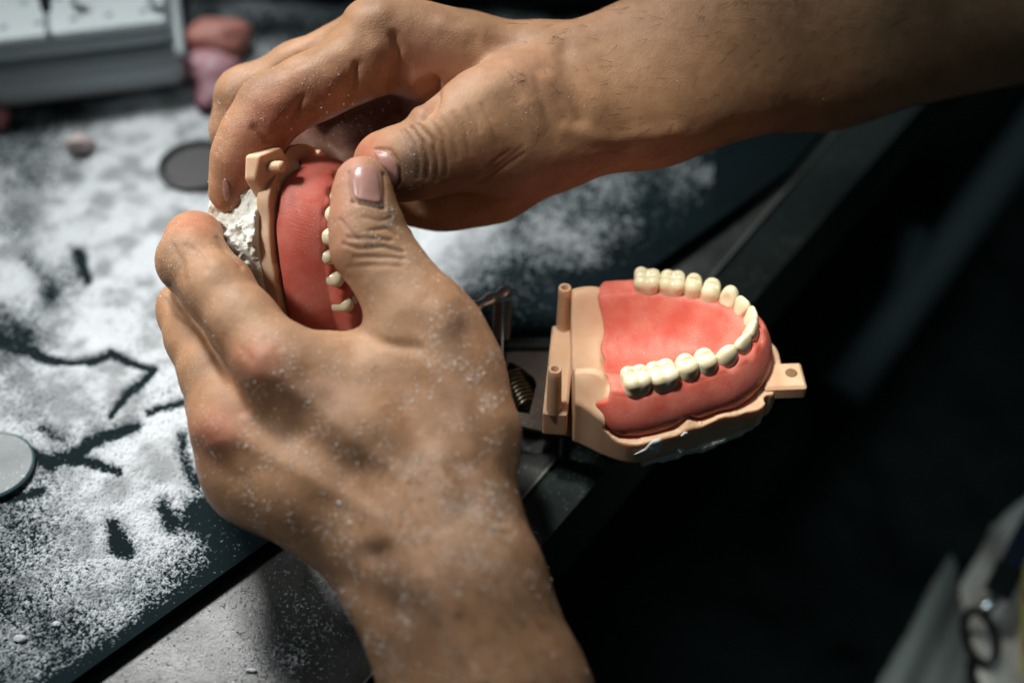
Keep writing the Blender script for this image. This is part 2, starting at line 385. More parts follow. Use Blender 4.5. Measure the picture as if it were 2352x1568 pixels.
# powder
def blobs(u, v, L):
    s = np.zeros_like(u)
    for a, b, r, w in L: s = np.maximum(s, w*np.exp(-((u-a)**2+(v-b)**2)/(r*r)))
    return s
CT_U = np.array([-60, 60, 160, 260, 360, 460, 560, 700, 900, 1050, 1200, 1350, 1500, 1650])
CT = {-60: [.25]*14, 60: [.5, .5, .5, .5, .36, .34, .34, .34, .3, .3, .3, .3, .3, .3], 180: [.3, .2, .2, .3, .5, .7, .6, .5, .5, .4, .4, .3, .3, .3],
      250: [.52, .5, .35, .66, .85, .9, .7, .6, .5, .5, .5, .3, .3, .3],
      330: [.55, .55, .75, .92, .92, .8, .6, .5, .5, .5, .5, .5, .5, .5],
      400: [.55, .55, .6, .9, .9, .8, .6, .5, .5, .5, .5, .44, .5, .5],
      450: [.6, .6, .7, .92, .95, .95, .7, .5, .5, .5, .5, .46, .42, .4],
      520: [.6, .55, .85, .95, .95, 1, .9, .8, .9, .9, .66, .46, .35, .1],
      600: [.9, .75, .6, .85, .95, 1, .9, .8, .9, .75, .6, .4, .2, 0],
      660: [.8, .85, .62, .85, 1, 1, .9, .8, .7, .55, .45, .25, .1, 0],
      720: [.5, .7, .95, 1, 1, 1, .9, .8, .6, .4, .4, .1, 0, 0],
      780: [.42, .55, .9, .95, .95, .95, .9, .8, .6, .3, .35, .1, 0, 0],
      850: [.5, .75, .85, .85, .85, .9, .9, .8, .6, .2, .1, 0, 0, 0],
      950: [.7, .6, .75, .85, .8, .8, .8, .8, .6, .1, .15, 0, 0, 0],
      1050: [.7, .85, .85, .9, .95, .9, .9, .6, .3, .1, .12, 0, 0, 0],
      1130: [.5, .6, .75, .85, .85, .9, .85, .3, .2, .1, .1, 0, 0, 0],
      1220: [.45, .5, .62, .75, .85, .62, .42, .3, .2, .05, .05, 0, 0, 0],
      1300: [.25, .42, .52, .62, .72, .35, .05, .0, .0, .0, 0, 0, 0, 0],
      1400: [.2, .32, .52, .64, .44, .06, 0, 0, 0, 0, 0, 0, 0, 0],
      1500: [.3, .48, .56, .40, .12, 0, 0, 0, 0, 0, 0, 0, 0, 0],
      1590: [.36, .44, .3, .1, 0, 0, 0, 0, 0, 0, 0, 0, 0, 0]}
CV = np.array(sorted(CT)); CM = np.array([CT[k] for k in CV])
def pdist(u, v, pts):
    d = np.full(u.shape, 1e9)
    for (a, b), (c, e) in zip(pts, pts[1:]):
        L = (c-a)**2+(e-b)**2+1e-9; t = np.clip(((u-a)*(c-a)+(v-b)*(e-b))/L, 0, 1)
        d = np.minimum(d, np.hypot(u-a-t*(c-a), v-b-t*(e-b)))
    return d
TR = [([(-20, 770), (30, 800), (130, 830), (225, 828), (262, 815), (310, 838), (355, 850), (300, 905), (255, 960)], 8, 1.4),
      ([(120, 1065), (180, 1040), (250, 1000), (310, 980)], 13, 1.2), ([(340, 950), (400, 935), (430, 922)], 7, 1.0), ([(170, 1060), (275, 1080)], 11, 1.1),
      ([(-10, 1020), (50, 1030), (80, 1045), (110, 1060)], 10, 1.2), ([(180, 575), (200, 640)], 11, .9), ([(418, 1000), (425, 1060), (450, 1105)], 16, .95),
      ([(100, 985), (150, 1010)], 14, .6), ([(20, 1145), (100, 1130)], 8, .8), ([(265, 1210), (270, 1225)], 18, 1.2), ([(370, 1160), (395, 1200)], 20, 1.1), ([(270, 1255), (285, 1262)], 17, 1.2),
      ([(460, 1175), (500, 1200), (540, 1240), (560, 1290)], 38, 1.4), ([(-20, 740), (20, 790)], 24, .3), ([(0, 700), (60, 770)], 16, .3), ([(60, 590), (90, 620), (120, 690)], 20, .4), ([(190, 600), (110, 670)], 26, .3)]
def powder():
    st = 1.75; us = np.arange(-45, 1640, st); vs = np.arange(-30, 1600, st)
    U, Vv = np.meshgrid(us, vs, indexing='ij')
    U = U+rng.uniform(-.7, .7, U.shape); Vv = Vv+rng.uniform(-.7, .7, U.shape)
    side = (1240-.713*(U-620))-Vv                   # > 0: on the mat
    iu = np.clip(np.searchsorted(CT_U, U)-1, 0, len(CT_U)-2); iv = np.clip(np.searchsorted(CV, Vv)-1, 0, len(CV)-2)
    fu = sst(U, CT_U[iu], CT_U[iu+1]); fv = sst(Vv, CV[iv], CV[iv+1])
    cov = (CM[iv, iu]*(1-fu)+CM[iv, iu+1]*fu)*(1-fv)+(CM[iv+1, iu]*(1-fu)+CM[iv+1, iu+1]*fu)*fv
    P0 = onz(U, Vv, MZ)
    cov = cov+(fbm(P0, 1/24., 5, 3)-.5)*.75-.01
    wu = U+(fbm(P0, 1/7., 3, 5)-.5)*26; wv = Vv+(fbm(P0, 1/7., 3, 9)-.5)*26
    for pts, w, k in TR: cov = cov-.8*k*np.exp(-(pdist(wu, wv, pts)/(w*1.12))**2)
    # powder thrown onto the tabletop below the mat
    low = .16*np.exp(-(((U-700)/170)**2+((Vv-1420)/170)**2))+.22*np.exp(-(((U-640)/70)**2+((Vv-1520)/50)**2))+.12*np.exp(-(((U-1200)/60)**2+((Vv-1080)/60)**2))+.07
    low = low+(fbm(P0, 1/14., 3, 31)-.5)*.22
    far_ = sst(U, 930, 1150)*sst(Vv, 300, 450); cov = cov-far_*(.12+.5*(fbm(P0, 1/16., 3, 61)-.42))
    cov = np.where(side > 0, cov*sst(side, 8, 60), np.where(side < -46, low, -1))
    inA = (1170-1.15*(U-1182))-Vv
    cov = np.where(inA > 6, cov, -1)
    cov = np.where((U > 1030) & (Vv > 620) & (side > 0), cov*.9, cov)
    g = .5*vnoise(P0, 1/.75, 40)+.5*vnoise(P0, 1/.38, 41); g = (g-.5)*1.25+.5
    thr = np.clip(cov*1.05, -1, 1.3)
    thr = np.where((side > 12) & (inA > 6), np.maximum(thr, .075), thr)
    pres = g < thr+.2
    thick = sst(thr-g, -.2, .36)
    hgt = np.clip(thr-g, 0, .6)*1.1+np.clip(cov-.6, 0, 1)*2.0*fbm(P0, 1/6., 4, 50)+.03
    z = np.where(side > 0, MZ, 0)+hgt
    D = np.array([0, sq, -sq])
    P = onz(U, Vv, 0); zz = z; P = np.stack([P[..., 0], P[..., 1], 0*zz], -1)
    Pm = onz(U, Vv, MZ); P = np.where((side > 0)[..., None], Pm, P); P[..., 2] = z
    n0, n1 = U.shape; ids = np.arange(n0*n1).reshape(n0, n1)
    Q = np.stack([ids[:-1, :-1], ids[:-1, 1:], ids[1:, 1:], ids[1:, :-1]], -1).reshape(-1, 4)
    pr = pres.ravel(); s = side.ravel()
    ok = pr[Q].sum(1) >= 3; ss = s[Q]; ok &= ((ss > 0).sum(1) % 4 == 0)
    Q = Q[ok]; used = np.unique(Q); mp = np.full(n0*n1, -1); mp[used] = np.arange(len(used)); tk = thick.ravel()[used][:, None]
    V = P.reshape(-1, 3)[used]/1000; org = np.array([-.12, .42, .005])
    Q = mp[Q]
    o = mesh_obj('plaster_powder', V, Q[:, ::-1], POWDS, None, origin=org, attrs={'col': np.array([.05, .072, .08])*(1-tk)+np.array([.60, .645, .68])*tk*(.5+.5*sst(fbm(V*1000, 1/9., 4, 88), .3, .62))[:, None]})
    if o.data.polygons[0].normal.z < 0: o.data.flip_normals()
    tag(o, 'white ground powder spread and streaked over the dark mat and bench', 'powder', kind='stuff')
powder()

# ------------------------------------------------------------------ bodies: hands
def lower_hand():
    # bounding box in camera millimetres
    G = Grid((-122, -190, -545), (46, 62, -392), .62)
    P = G.new()
    fl = (unit([0, 0, 1]), .84)
    ch = lambda F, p, k, f=None: G.chain(F, p, k, f)
    ch(P, [(1320, 2060, 395, 26), (1172, 1600, 420, 19.5), (1092, 1330, 430, 16.3), (1040, 1160, 440, 15)], 16)
    ch(P, [(1260, 2080, 402, 26), (1065, 1600, 424, 19.5), (985, 1400, 434, 17), (905, 1280, 441, 16), (730, 1140, 452, 14.5), (600, 1095, 462, 12.5), (584, 1092, 463, 12)], 14)
    ch(P, [(1115, 1600, 415, 18), (1045, 1380, 425, 15), (985, 1250, 432, 13.5)], 18)
    ch(P, [(985, 1240, 437, 15), (780, 1090, 446, 12.5), (612, 1000, 456, 11), (536, 975, 461, 12)], 10)
    ch(P, [(940, 1250, 440, 14), (720, 1120, 453, 12.5), (570, 1060, 464, 11.5)], 10)
    ch(P, [(1020, 1170, 437, 15), (850, 1000, 444, 12.5), (710, 885, 450, 11), (640, 845, 453, 12)], 10)
    ch(P, [(1062, 1160, 440, 15), (1080, 1000, 446, 13), (1045, 860, 452, 13), (992, 765, 456, 13.5)], 10)
    ch(P, [(1000, 1020, 452, 14), (870, 900, 458, 12), (750, 845, 464, 9)], 14)
    ch(P, [(1010, 860, 458, 12), (900, 850, 464, 10), (790, 850, 468, 8)], 10)
    G.cap(P, C(860, 1120, 470), C(1020, 1120, 465), 18, 18, 14)     # palm thickness
    out = G.new(); X = G.new()
    fingers = [
      [(640, 848, 453, 12), (560, 745, 461, 11.2), (500, 665, 469, 11.2), (443, 598, 477, 11.2), (447, 556, 491, 9.6), (452, 548, 508, 8.6), (520, 570, 528, 7.5)],
      [(536, 975, 461, 12), (492, 860, 472, 10.6), (455, 775, 482, 10.3), (437, 712, 491, 10.6), (470, 690, 507, 9), (560, 690, 526, 8)],
      [(566, 1062, 465, 11.6), (545, 1010, 482, 10.2), (500, 930, 500, 10), (470, 830, 512, 9.5), (560, 800, 528, 8)],
      [(592, 1100, 464, 12), (590, 1075, 482, 9.5), (560, 1000, 500, 8.8), (600, 930, 520, 8)],
      [(1000, 770, 456, 13.6), (955, 710, 456, 12.2), (905, 640, 458, 11.9), (852, 566, 460, 12.2), (838, 505, 461, 10.6), (832, 440, 463, 8.6), (832, 415, 464, 7.7)]]
    for i, f in enumerate(fingers):
        X[:] = 60.; ch(X, f, 5)
        X = smin(P, X, 9 if i < 4 else 12) if True else X
        out = smin(out, X, 1.6) if i else X.copy()
        if i: pass
    V, Q = surfnets(out, G.lo, G.h)
    return V, Q
def upper_hand():
    G = Grid((-112, 36, -620), (262, 178, -448), .72)
    P = G.new(); ch = lambda F, p, k, f=None: G.chain(F, p, k, f)
    ch(P, [(1270, 168, 506, 13.5), (1340, 168, 508, 14), (1500, 132, 516, 18.5), (1650, 78, 524, 23), (2000, -15, 550, 31), (2620, -140, 582, 40)], 16)
    ch(P, [(1275, 300, 502, 14.5), (1350, 285, 506, 14), (1500, 240, 514, 18), (1900, 132, 540, 23), (2620, -80, 575, 37)], 16)
    ch(P, [(1180, 165, 508, 15), (1060, 138, 506, 13.5), (940, 108, 504, 13), (872, 96, 502, 14)], 12)       # index ray
    ch(P, [(1240, 180, 520, 16), (1050, 150, 526, 16), (870, 110, 522, 13)], 12)
    ch(P, [(1265, 205, 500, 12), (1190, 205, 486, 10.5), (1110, 245, 478, 10.5), (1050, 300, 474, 11.5)], 8)     # thumb metacarpal
    ch(P, [(1255, 290, 496, 17), (1160, 330, 488, 15), (1075, 335, 480, 12.5)], 12)
    ch(P, [(1220, 330, 512, 18), (1120, 395, 516, 15.5), (1010, 425, 516, 13), (930, 425, 516, 12.5)], 12)     # heel of the palm
    ch(P, [(1180, 270, 538, 16), (1000, 300, 548, 16), (860, 300, 556, 14)], 14)
    out = None
    fingers = [
      [(872, 100, 502, 14), (805, 158, 497, 11.5), (740, 190, 493, 11), (690, 212, 491, 10.8), (622, 252, 490, 11.2), (578, 318, 490, 10.4), (552, 372, 491, 9.4), (532, 430, 493, 6.8), (526, 446, 494, 6)],
      [(872, 96, 512, 13.5), (780, 130, 518, 11), (690, 165, 520, 10.6), (566, 226, 522, 10.8), (548, 300, 524, 9.6), (560, 400, 528, 8)],
      [(920, 130, 536, 12), (820, 200, 548, 10.5), (720, 250, 552, 10.5), (690, 330, 548, 9.5), (740, 400, 540, 8.5)],
      [(1000, 220, 548, 12), (860, 270, 552, 10), (780, 320, 552, 9.5), (800, 400, 546, 8.5)],
      [(1062, 318, 477, 12.5), (1010, 345, 476, 11.6), (958, 370, 476, 11.8), (905, 379, 479, 11.4), (884, 379, 481, 10.6)]]
    for i, f in enumerate(fingers):
        X = G.new(); ch(X, f, 5); X = smin(P, X, 9)
        out = X if out is None else smin(out, X, 1.5)
    V, Q = surfnets(out, G.lo, G.h)
    return V, Q
def vnormals(V, Q):
    n = np.cross(V[Q[:, 2]]-V[Q[:, 0]], V[Q[:, 3]]-V[Q[:, 1]]); N = np.zeros_like(V)
    for k in range(4):
        for a in range(3): N[:, a] += np.bincount(Q[:, k], n[:, a], len(V))
    return N/np.maximum(np.linalg.norm(N, axis=1, keepdims=True), 1e-9)
def uvpx(V):
    d = -V[:, 2]; return V[:, 0]/(K*d)+1176, 784-V[:, 1]/(K*d), d
def gb(u, v, c, ru, rv, ang=0):
    a = math.radians(ang); x = (u-c[0])*math.cos(a)+(v-c[1])*math.sin(a); y = -(u-c[0])*math.sin(a)+(v-c[1])*math.cos(a)
    return np.exp(-(x/ru)**2-(y/rv)**2)
BASE = np.array([.385, .212, .116]); RED = np.array([.50, .13, .085]); DARK = np.array([.09, .055, .04]); PALE = np.array([.55, .36, .24]); MAR = np.array([.17, .07, .05])
def sculpt(V, Q, strokes, cols, dusts, dlim=None, seed=0):
    N = vnormals(V, Q); u, v, d = uvpx(V); face = sst(N[:, 2], .0, .35)
    disp = np.zeros(len(V)); wu = u+(fbm(V, .12, 3, seed+1)-.5)*22; wv = v+(fbm(V, .12, 3, seed+2)-.5)*22
    crease = np.zeros(len(V))
    for pts, w, dep, *r in strokes:
        g = np.exp(-(pdist(u if w > 20 else u*.5+wu*.5, v if w > 20 else v*.5+wv*.5, pts)/w)**2)*face
        if r: g = g*(d < r[0])
        disp -= dep*g
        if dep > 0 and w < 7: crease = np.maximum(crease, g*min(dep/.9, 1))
    disp += (fbm(V, .2, 2, seed+5)-.5)*.3
    disp += (fbm(V, .9, 2, seed+8)-.5)*.10
    V2 = V+N*disp[:, None]
    c = np.tile(BASE, (len(V), 1)); mott = fbm(V, .09, 4, seed+11)
    c = c*(1+.5*(mott[:, None]-.5))
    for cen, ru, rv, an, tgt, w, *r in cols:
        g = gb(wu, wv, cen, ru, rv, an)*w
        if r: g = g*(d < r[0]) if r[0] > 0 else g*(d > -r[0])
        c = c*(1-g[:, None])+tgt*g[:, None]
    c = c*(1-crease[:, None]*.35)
    du = np.zeros(len(V))
    for cen, ru, rv, an, w in dusts: du = np.maximum(du, w*gb(u, v, cen, ru, rv, an))
    return V2, np.clip(c, 0, 1), du, (u, v, d, N)
fan = lambda c, r, n, a0, a1, L: [[(c[0]+r*math.cos(a), c[1]+r*math.sin(a)), (c[0]+(r+L)*math.cos(a), c[1]+(r+L)*math.sin(a))] for a in np.linspace(math.radians(a0), math.radians(a1), n)]

Vl, Ql = lower_hand()
lo_str = [
  # thumb knuckle wrinkles
  ([(790, 560), (830, 572), (880, 568), (925, 578)], 5, .55), ([(800, 545), (845, 548), (900, 552)], 4.5, .5), ([(815, 590), (870, 592), (930, 592)], 4.5, .5), ([(850, 530), (890, 524), (912, 540)], 4, .45),
  ([(785, 505), (815, 540), (830, 560)], 4, .35), ([(800, 615), (850, 610), (920, 612)], 5, .3), ([(835, 500), (870, 508), (895, 500)], 4, .3),
  ([(770, 620), (800, 640)], 6, .3), ([(812, 463), (845, 474), (880, 480)], 3.5, .7), ([(803, 396), (806, 430), (812, 462)], 3.2, .8), ([(880, 400), (884, 440), (882, 478)], 3, .5),
  # knuckle dimples and tendons
  ([(690, 880), (700, 920)], 52, 1.4), ([(590, 830), (600, 850)], 40, -1.6), ([(500, 990), (505, 1010)], 34, -1.4), ([(620, 960), (700, 1010), (800, 1080)], 36, 1.3),
  ([(640, 870), (760, 960), (900, 1080)], 22, -.7), ([(540, 1000), (700, 1090), (860, 1180)], 22, -.6), ([(720, 840), (800, 860), (900, 900), (980, 1000)], 40, 1.0),
  ([(1020, 715), (1030, 730)], 34, -1.6), ([(960, 800), (880, 790), (850, 770)], 14, .8), ([(1000, 850), (1060, 930), (1080, 1040)], 26, -.7), ([(860, 1270), (880, 1262)], 26, 1.8), ([(1060, 1080), (1075, 1150)], 34, 1.6),
  ([(770, 1330), (850, 1370), (920, 1400)], 40, .9), ([(985, 1330), (1040, 1460), (1100, 1560)], 26, -.7), ([(930, 1110), (990, 1240), (1050, 1400)], 14, -.5),
  # finger creases
  ([(385, 660), (420, 705), (470, 770), (520, 860), (560, 940)], 12, 1.3), ([(430, 560), (455, 580), (470, 620)], 7, .4), ([(395, 560), (420, 600), (425, 640)], 6, .35), ([(380, 690), (400, 720), (430, 740)], 6, .4),
  ([(500, 545), (520, 575), (555, 610)], 7, .5), ([(455, 1030), (480, 1045), (540, 1100)], 22, .5),
  ([(1130, 1190), (1160, 1200)], 6, .3), ([(1110, 1215), (1170, 1225)], 6, .3), ([(560, 800), (580, 830)], 8, .3), ([(610, 780), (640, 800)], 8, .3)]
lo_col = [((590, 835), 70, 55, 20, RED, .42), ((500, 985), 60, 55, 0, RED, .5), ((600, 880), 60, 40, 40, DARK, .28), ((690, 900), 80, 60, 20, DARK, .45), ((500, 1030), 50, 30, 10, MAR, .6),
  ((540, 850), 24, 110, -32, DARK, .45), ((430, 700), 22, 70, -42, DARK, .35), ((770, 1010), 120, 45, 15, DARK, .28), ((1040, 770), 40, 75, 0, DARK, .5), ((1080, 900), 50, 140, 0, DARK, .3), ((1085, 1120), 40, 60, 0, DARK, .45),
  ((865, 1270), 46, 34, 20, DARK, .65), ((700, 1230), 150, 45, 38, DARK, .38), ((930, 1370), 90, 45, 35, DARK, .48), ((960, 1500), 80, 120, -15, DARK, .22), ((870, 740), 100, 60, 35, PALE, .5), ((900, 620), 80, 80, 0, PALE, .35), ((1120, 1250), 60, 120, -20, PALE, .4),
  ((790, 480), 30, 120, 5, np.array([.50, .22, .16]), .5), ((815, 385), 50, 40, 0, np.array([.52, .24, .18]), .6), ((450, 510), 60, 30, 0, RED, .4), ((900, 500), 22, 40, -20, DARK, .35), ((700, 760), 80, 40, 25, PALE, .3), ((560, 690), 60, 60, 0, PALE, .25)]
lo_dust = [((1040, 900), 130, 260, 0, .65), ((850, 480), 90, 100, 0, .8), ((1070, 1150), 110, 180, 0, .6), ((560, 900), 220, 300, 0, .3), ((900, 1300), 250, 200, 0, .3), ((410, 620), 60, 100, 0, .6)]
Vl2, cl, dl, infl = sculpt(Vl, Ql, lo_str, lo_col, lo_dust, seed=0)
Vu, Qu = upper_hand()
up_str = [
  # thumb knuckle wrinkles (arcs)
  ([(930, 300), (952, 330), (962, 370), (960, 405)], 3.6, .6, 480), ([(945, 292), (972, 325), (982, 372), (978, 410)], 4, .9, 482), ([(965, 288), (995, 325), (1003, 375), (998, 412)], 4, .7, 480), ([(990, 282), (1018, 322), (1026, 370), (1020, 402)], 4, .55, 480),
  ([(918, 300), (935, 325), (945, 350)], 3.5, .4, 480), ([(1015, 275), (1042, 318), (1050, 360)], 4.5, .35, 485), ([(1045, 262), (1070, 305), (1078, 350)], 4.5, .3, 485), ([(1075, 250), (1100, 300)], 5, .28, 490), ([(1105, 240), (1130, 290), (1140, 330)], 5, .26, 495),
  ([(862, 343), (895, 346), (918, 375), (918, 415), (900, 432)], 3.2, .8, 480),
  ([(1100, 420), (1160, 380), (1200, 350)], 6, .35), ([(1110, 400), (1160, 365), (1195, 335)], 5, .3), ([(1120, 380), (1165, 345)], 5, .3),
  # palm and finger flexion creases
  ([(905, 85), (913, 115), (908, 160), (900, 205), (915, 250)], 10, 1.7), ([(822, 150), (814, 190), (800, 238)], 8, 1.2), ([(694, 226), (680, 252), (660, 285)], 9, .8), ([(585, 296), (610, 318), (645, 332)], 9, .7), ([(860, 120), (850, 200)], 26, -.9), ([(760, 190), (740, 240)], 30, -.7), ([(640, 240), (625, 290)], 26, -.6), ([(955, 190), (950, 245)], 26, -1.6), ([(1003, 190), (995, 230), (975, 272)], 9, 1.6), ([(1005, 285), (1080, 228), (1180, 172)], 32, -.7), ([(1300, 120), (1318, 200), (1335, 270)], 22, .9), ([(1130, 300), (1200, 345)], 32, -.9), ([(780, 40), (700, 130), (640, 160)], 16, .9), ([(1020, 60), (1100, 90)], 26, -.7),
  ([(930, 150), (960, 170), (985, 200), (990, 240)], 22, 1.2), ([(1000, 180), (1005, 230), (990, 270)], 7, .8), ([(1230, 160), (1245, 220), (1260, 280), (1290, 330)], 12, .35), ([(1290, 110), (1285, 200), (1300, 260)], 18, .4),
  ([(1100, 90), (1180, 110), (1250, 150)], 24, 1.0), ([(1300, 300), (1400, 320), (1550, 300)], 16, -.6), ([(1210, 250), (1225, 290)], 26, -.8), ([(820, 40), (870, 30)], 26, -.8)]
up_col = [((640, 260), 110, 55, -28, RED, .42), ((560, 400), 45, 90, 12, RED, .6), ((530, 440), 30, 45, 0, MAR, .5), ((760, 205), 120, 40, -30, np.array([.46, .16, .1]), .5), ((870, 190), 60, 90, 0, MAR, .35), ((960, 150), 90, 80, 0, np.array([.50, .22, .16]), .55),
  ((840, 350), 45, 50, 0, RED, .5), ((950, 370), 36, 60, 10, DARK, .72), ((930, 410), 50, 40, 0, DARK, .5), ((1010, 380), 50, 50, 0, DARK, .25), ((1100, 420), 230, 70, -8, MAR, .55), ((1120, 360), 80, 40, -20, np.array([.3, .11, .07]), .4),  # wide maroon patch: shade under the palm's heel, put into the skin colour
  ((1230, 260), 45, 70, 20, DARK, .35), ((1120, 200), 120, 50, -30, PALE, .4), ((1310, 160), 30, 90, 0, DARK, .25), ((560, 200), 90, 30, -25, DARK, .25), ((1200, 150), 100, 60, 20, np.array([.48, .24, .16]), .4), ((1450, 100), 160, 60, -15, PALE, .2),
  ((820, 290), 230, 140, 0, np.array([.11, .045, .035]), .9, -512), ((640, 300), 60, 60, 0, RED, .4)]  # dark entry: shade inside the curled hand, painted into the skin by depth
up_dust = [((560, 280), 120, 170, 0, 1.0), ((950, 380), 70, 80, 0, 1.0), ((1200, 250), 60, 80, 0, .5), ((700, 200), 120, 60, -25, .6), ((1050, 300), 100, 80, 0, .3)]
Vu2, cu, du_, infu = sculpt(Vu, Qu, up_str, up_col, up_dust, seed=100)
bv = c2w(np.concatenate([Vl2, Vu2])); bq = np.concatenate([Ql, Qu+len(Vl2)])
person = empty('person', (.05, .30, -.05))
tag(person, 'person with bare dusty forearms holding a dental model in both hands, lanyard over pale coat', 'person')
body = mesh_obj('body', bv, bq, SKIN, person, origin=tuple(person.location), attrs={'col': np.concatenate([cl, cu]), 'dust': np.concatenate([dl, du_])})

# nails
def bvh(V, Q): return BVHTree.FromPolygons([Vector(p) for p in V], [tuple(q) for q in Q.tolist()])
def nail(tree, outline, lift, name, bulge=.5):
    """outline: smooth closed loop in photo pixels; the plate is laid on the finger surface it grows from"""
    n = 40; P = np.array(outline, float); m = len(P); loop = []
    for i in range(n):
        t = i/n*m; k = int(t); f = t-k; p0, p1, p2, p3 = (P[(k+j) % m] for j in (-1, 0, 1, 2))
        loop.append(.5*((2*p1)+(-p0+p2)*f+(2*p0-5*p1+4*p2-p3)*f*f+(-p0+3*p1-3*p2+p3)*f**3))
    cen = np.mean(loop, 0); pts = [cen]; rr = [0]
    R = 9
    for r in range(1, R+1):
        for q in loop: pts.append(cen+(q-cen)*r/R); rr.append(r/R)
    W_ = []
    for p in pts:
        dr = C(p[0], p[1], 1.); h = tree.ray_cast(Vector((0, 0, 0)), Vector(dr).normalized())
        W_.append(-h[0].z if h[0] else np.nan)
    W_ = np.array(W_); pts = np.array(pts); ok = ~np.isnan(W_)
    x = (pts[:, 0]-cen[0])/40; y = (pts[:, 1]-cen[1])/40; A = np.stack([x*0+1, x, y, x*x, x*y, y*y], 1)
    co_ = np.linalg.lstsq(A[ok], W_[ok], rcond=None)[0]; D = A@co_; D = np.where(np.isnan(W_), D, np.minimum(.6*D+.4*W_, W_-.2))
    rr = np.array(rr); D = D-lift-bulge*(1-rr**2)+np.where(rr > .99, lift+.7, 0)
    V = c2w(np.stack([(pts[:, 0]-1176)*K*D, (784-pts[:, 1])*K*D, -D], 1))
    F = [(0, 1+i, 1+(i+1) % n) for i in range(n)]
    for r in range(R-1):
        for i in range(n): F.append((1+r*n+i, 1+(r+1)*n+i, 1+(r+1)*n+(i+1) % n, 1+r*n+(i+1) % n))
    o = mesh_obj(name, V, [f[::-1] for f in F], NAIL, person, origin=tuple(person.location)); return o
tl = bvh(Vl2, Ql); tu = bvh(Vu2, Qu)
nail(tl, [(806, 398), (820, 380), (848, 376), (868, 390), (876, 430), (878, 468), (845, 466), (815, 458), (806, 430)], .35, 'nail')
nail(tu, [(858, 344), (885, 346), (906, 366), (918, 396), (914, 424), (898, 434), (884, 424), (876, 390), (864, 362)], .35, 'nail')
nail(tu, [(511, 418), (518, 408), (526, 424), (527, 450), (520, 464), (512, 446)], .15, 'nail', .2)

# fine dark hairs on wrists and forearms
def hairs(n):
    mb = MB()
    for V_, inf, axis, dens in ((Vl2, infl, unit([-.35, 1, .1]), lambda u, v: ((v > 1050)*1.0)*(v < 1640)*(u > 800)), (Vu2, infu, unit([-1, -.15, .05]), lambda u, v: (u > 1180)*1.0*(u < 2100)*(v < 420))):
        u, v, d, Nn = inf; w = dens(u, v)*np.clip(Nn[:, 2]+.3, 0, 1); w = w/w.sum()
        for i in rng.choice(len(V_), n, p=w):
            L_h = rng.uniform(3, 7); nn = Nn[i]; t = axis-nn*(axis@nn)+rng.normal(0, .35, 3); t = unit(t-nn*(t@nn)); P = V_[i]
            pts = [P-nn*.2, P+nn*.35+t*L_h*.35, P+nn*.55+t*L_h*.7, P+nn*.45+t*L_h]
            mb.tube([c2w(q) for q in pts], [5e-5, 5e-5, 4e-5, 1.5e-5], 3, caps=False)
    o = mesh_obj('arm_hair', np.array(mb.V), mb.F, mat('dark_hair', (.02, .013, .009), .5), person, origin=tuple(person.location)); o['kind'] = 'stuff'
hairs(330)

# ------------------------------------------------------------------ dental casts and dentures (local millimetres)
TN = [(-16.1, -22.5), (-7.2, -19.9), (1.4, -16.6), (8.1, -13.6), (15.6, -10.6), (21.8, -5.8), (25.9, 1.0)]
TF = [(-9.2, 26.3), (-.2, 25.2), (7.2, 23.6), (13.4, 21.4), (19.6, 17.9), (24., 13.2), (26.8, 7.4)]
ARCH = [(-44, 24), (-34, 24.5), (-22, 25.8)]+TF+TN[::-1]+[(-25, -21.5), (-34, -18), (-44, -16)]
def spline(P, n=6):
    P = [np.array(p, float) for p in P]; P = [2*P[0]-P[1]]+P+[2*P[-1]-P[-2]]; out = []
    for i in range(1, len(P)-2):
        for k in range(n):
            f = k/n; p0, p1, p2, p3 = P[i-1:i+3]
            out.append(.5*((2*p1)+(-p0+p2)*f+(2*p0-5*p1+4*p2-p3)*f*f+(-p0+3*p1-3*p2+p3)*f**3))
    out.append(P[-2]); return np.array(out)
AC = spline(ARCH, 4)
def arch_r(X, Y):
    best = np.full(X.shape, 1e9); sg = np.ones(X.shape); par = np.zeros(X.shape)
    for i in range(len(AC)-1):
        a, b = AC[i], AC[i+1]; d = b-a; L = d@d
        t = np.clip(((X-a[0])*d[0]+(Y-a[1])*d[1])/L, 0, 1); dx = X-a[0]-t*d[0]; dy = Y-a[1]-t*d[1]; q = np.hypot(dx, dy)
        cr = (d[0]*dy-d[1]*dx)          # left of travel: outside (travel far -> apex -> near is clockwise)
        m = q < best; best = np.where(m, q, best); sg = np.where(m, np.where(cr > 0, 1, -1), sg); par = np.where(m, i+t, par)
    return best*sg, par/(len(AC)-1)
def grid3(lo, hi, h):
    G = Grid(lo, hi, h); X, Y, Z = G.pts(tuple(slice(0, n) for n in G.n)); return G, X, Y, Z
def notch(X, Y, pts): 
    s = 0
    for (a, b, w, k) in pts: s = s+k*np.exp(-((X-a)**2+(Y-b)**2)/w**2)
    return s
NT = [(2, -24, 3.2, 4.2), (32, 9, 4.2, 6.0), (16, -22, 3, 1.5)]
def ridge(r, X):
    inn = np.clip(-r-3.5, 0, 99)
    return -4.9-15*(1-np.exp(-(inn/9.5)**1.6))
kinds = ['M', 'M', 'P', 'P', 'K', 'L', 'I']
def catmull_tangent(pts, i):
    a = np.array(pts[max(i-1, 0)]); b = np.array(pts[min(i+1, len(pts)-1)]); return unit(np.append(b-a, 0))
allT = TF+TN[::-1]; ak = kinds+kinds[::-1]
def spee_z(x, k): return k*sst(-np.asarray(x, float), -12, 14)
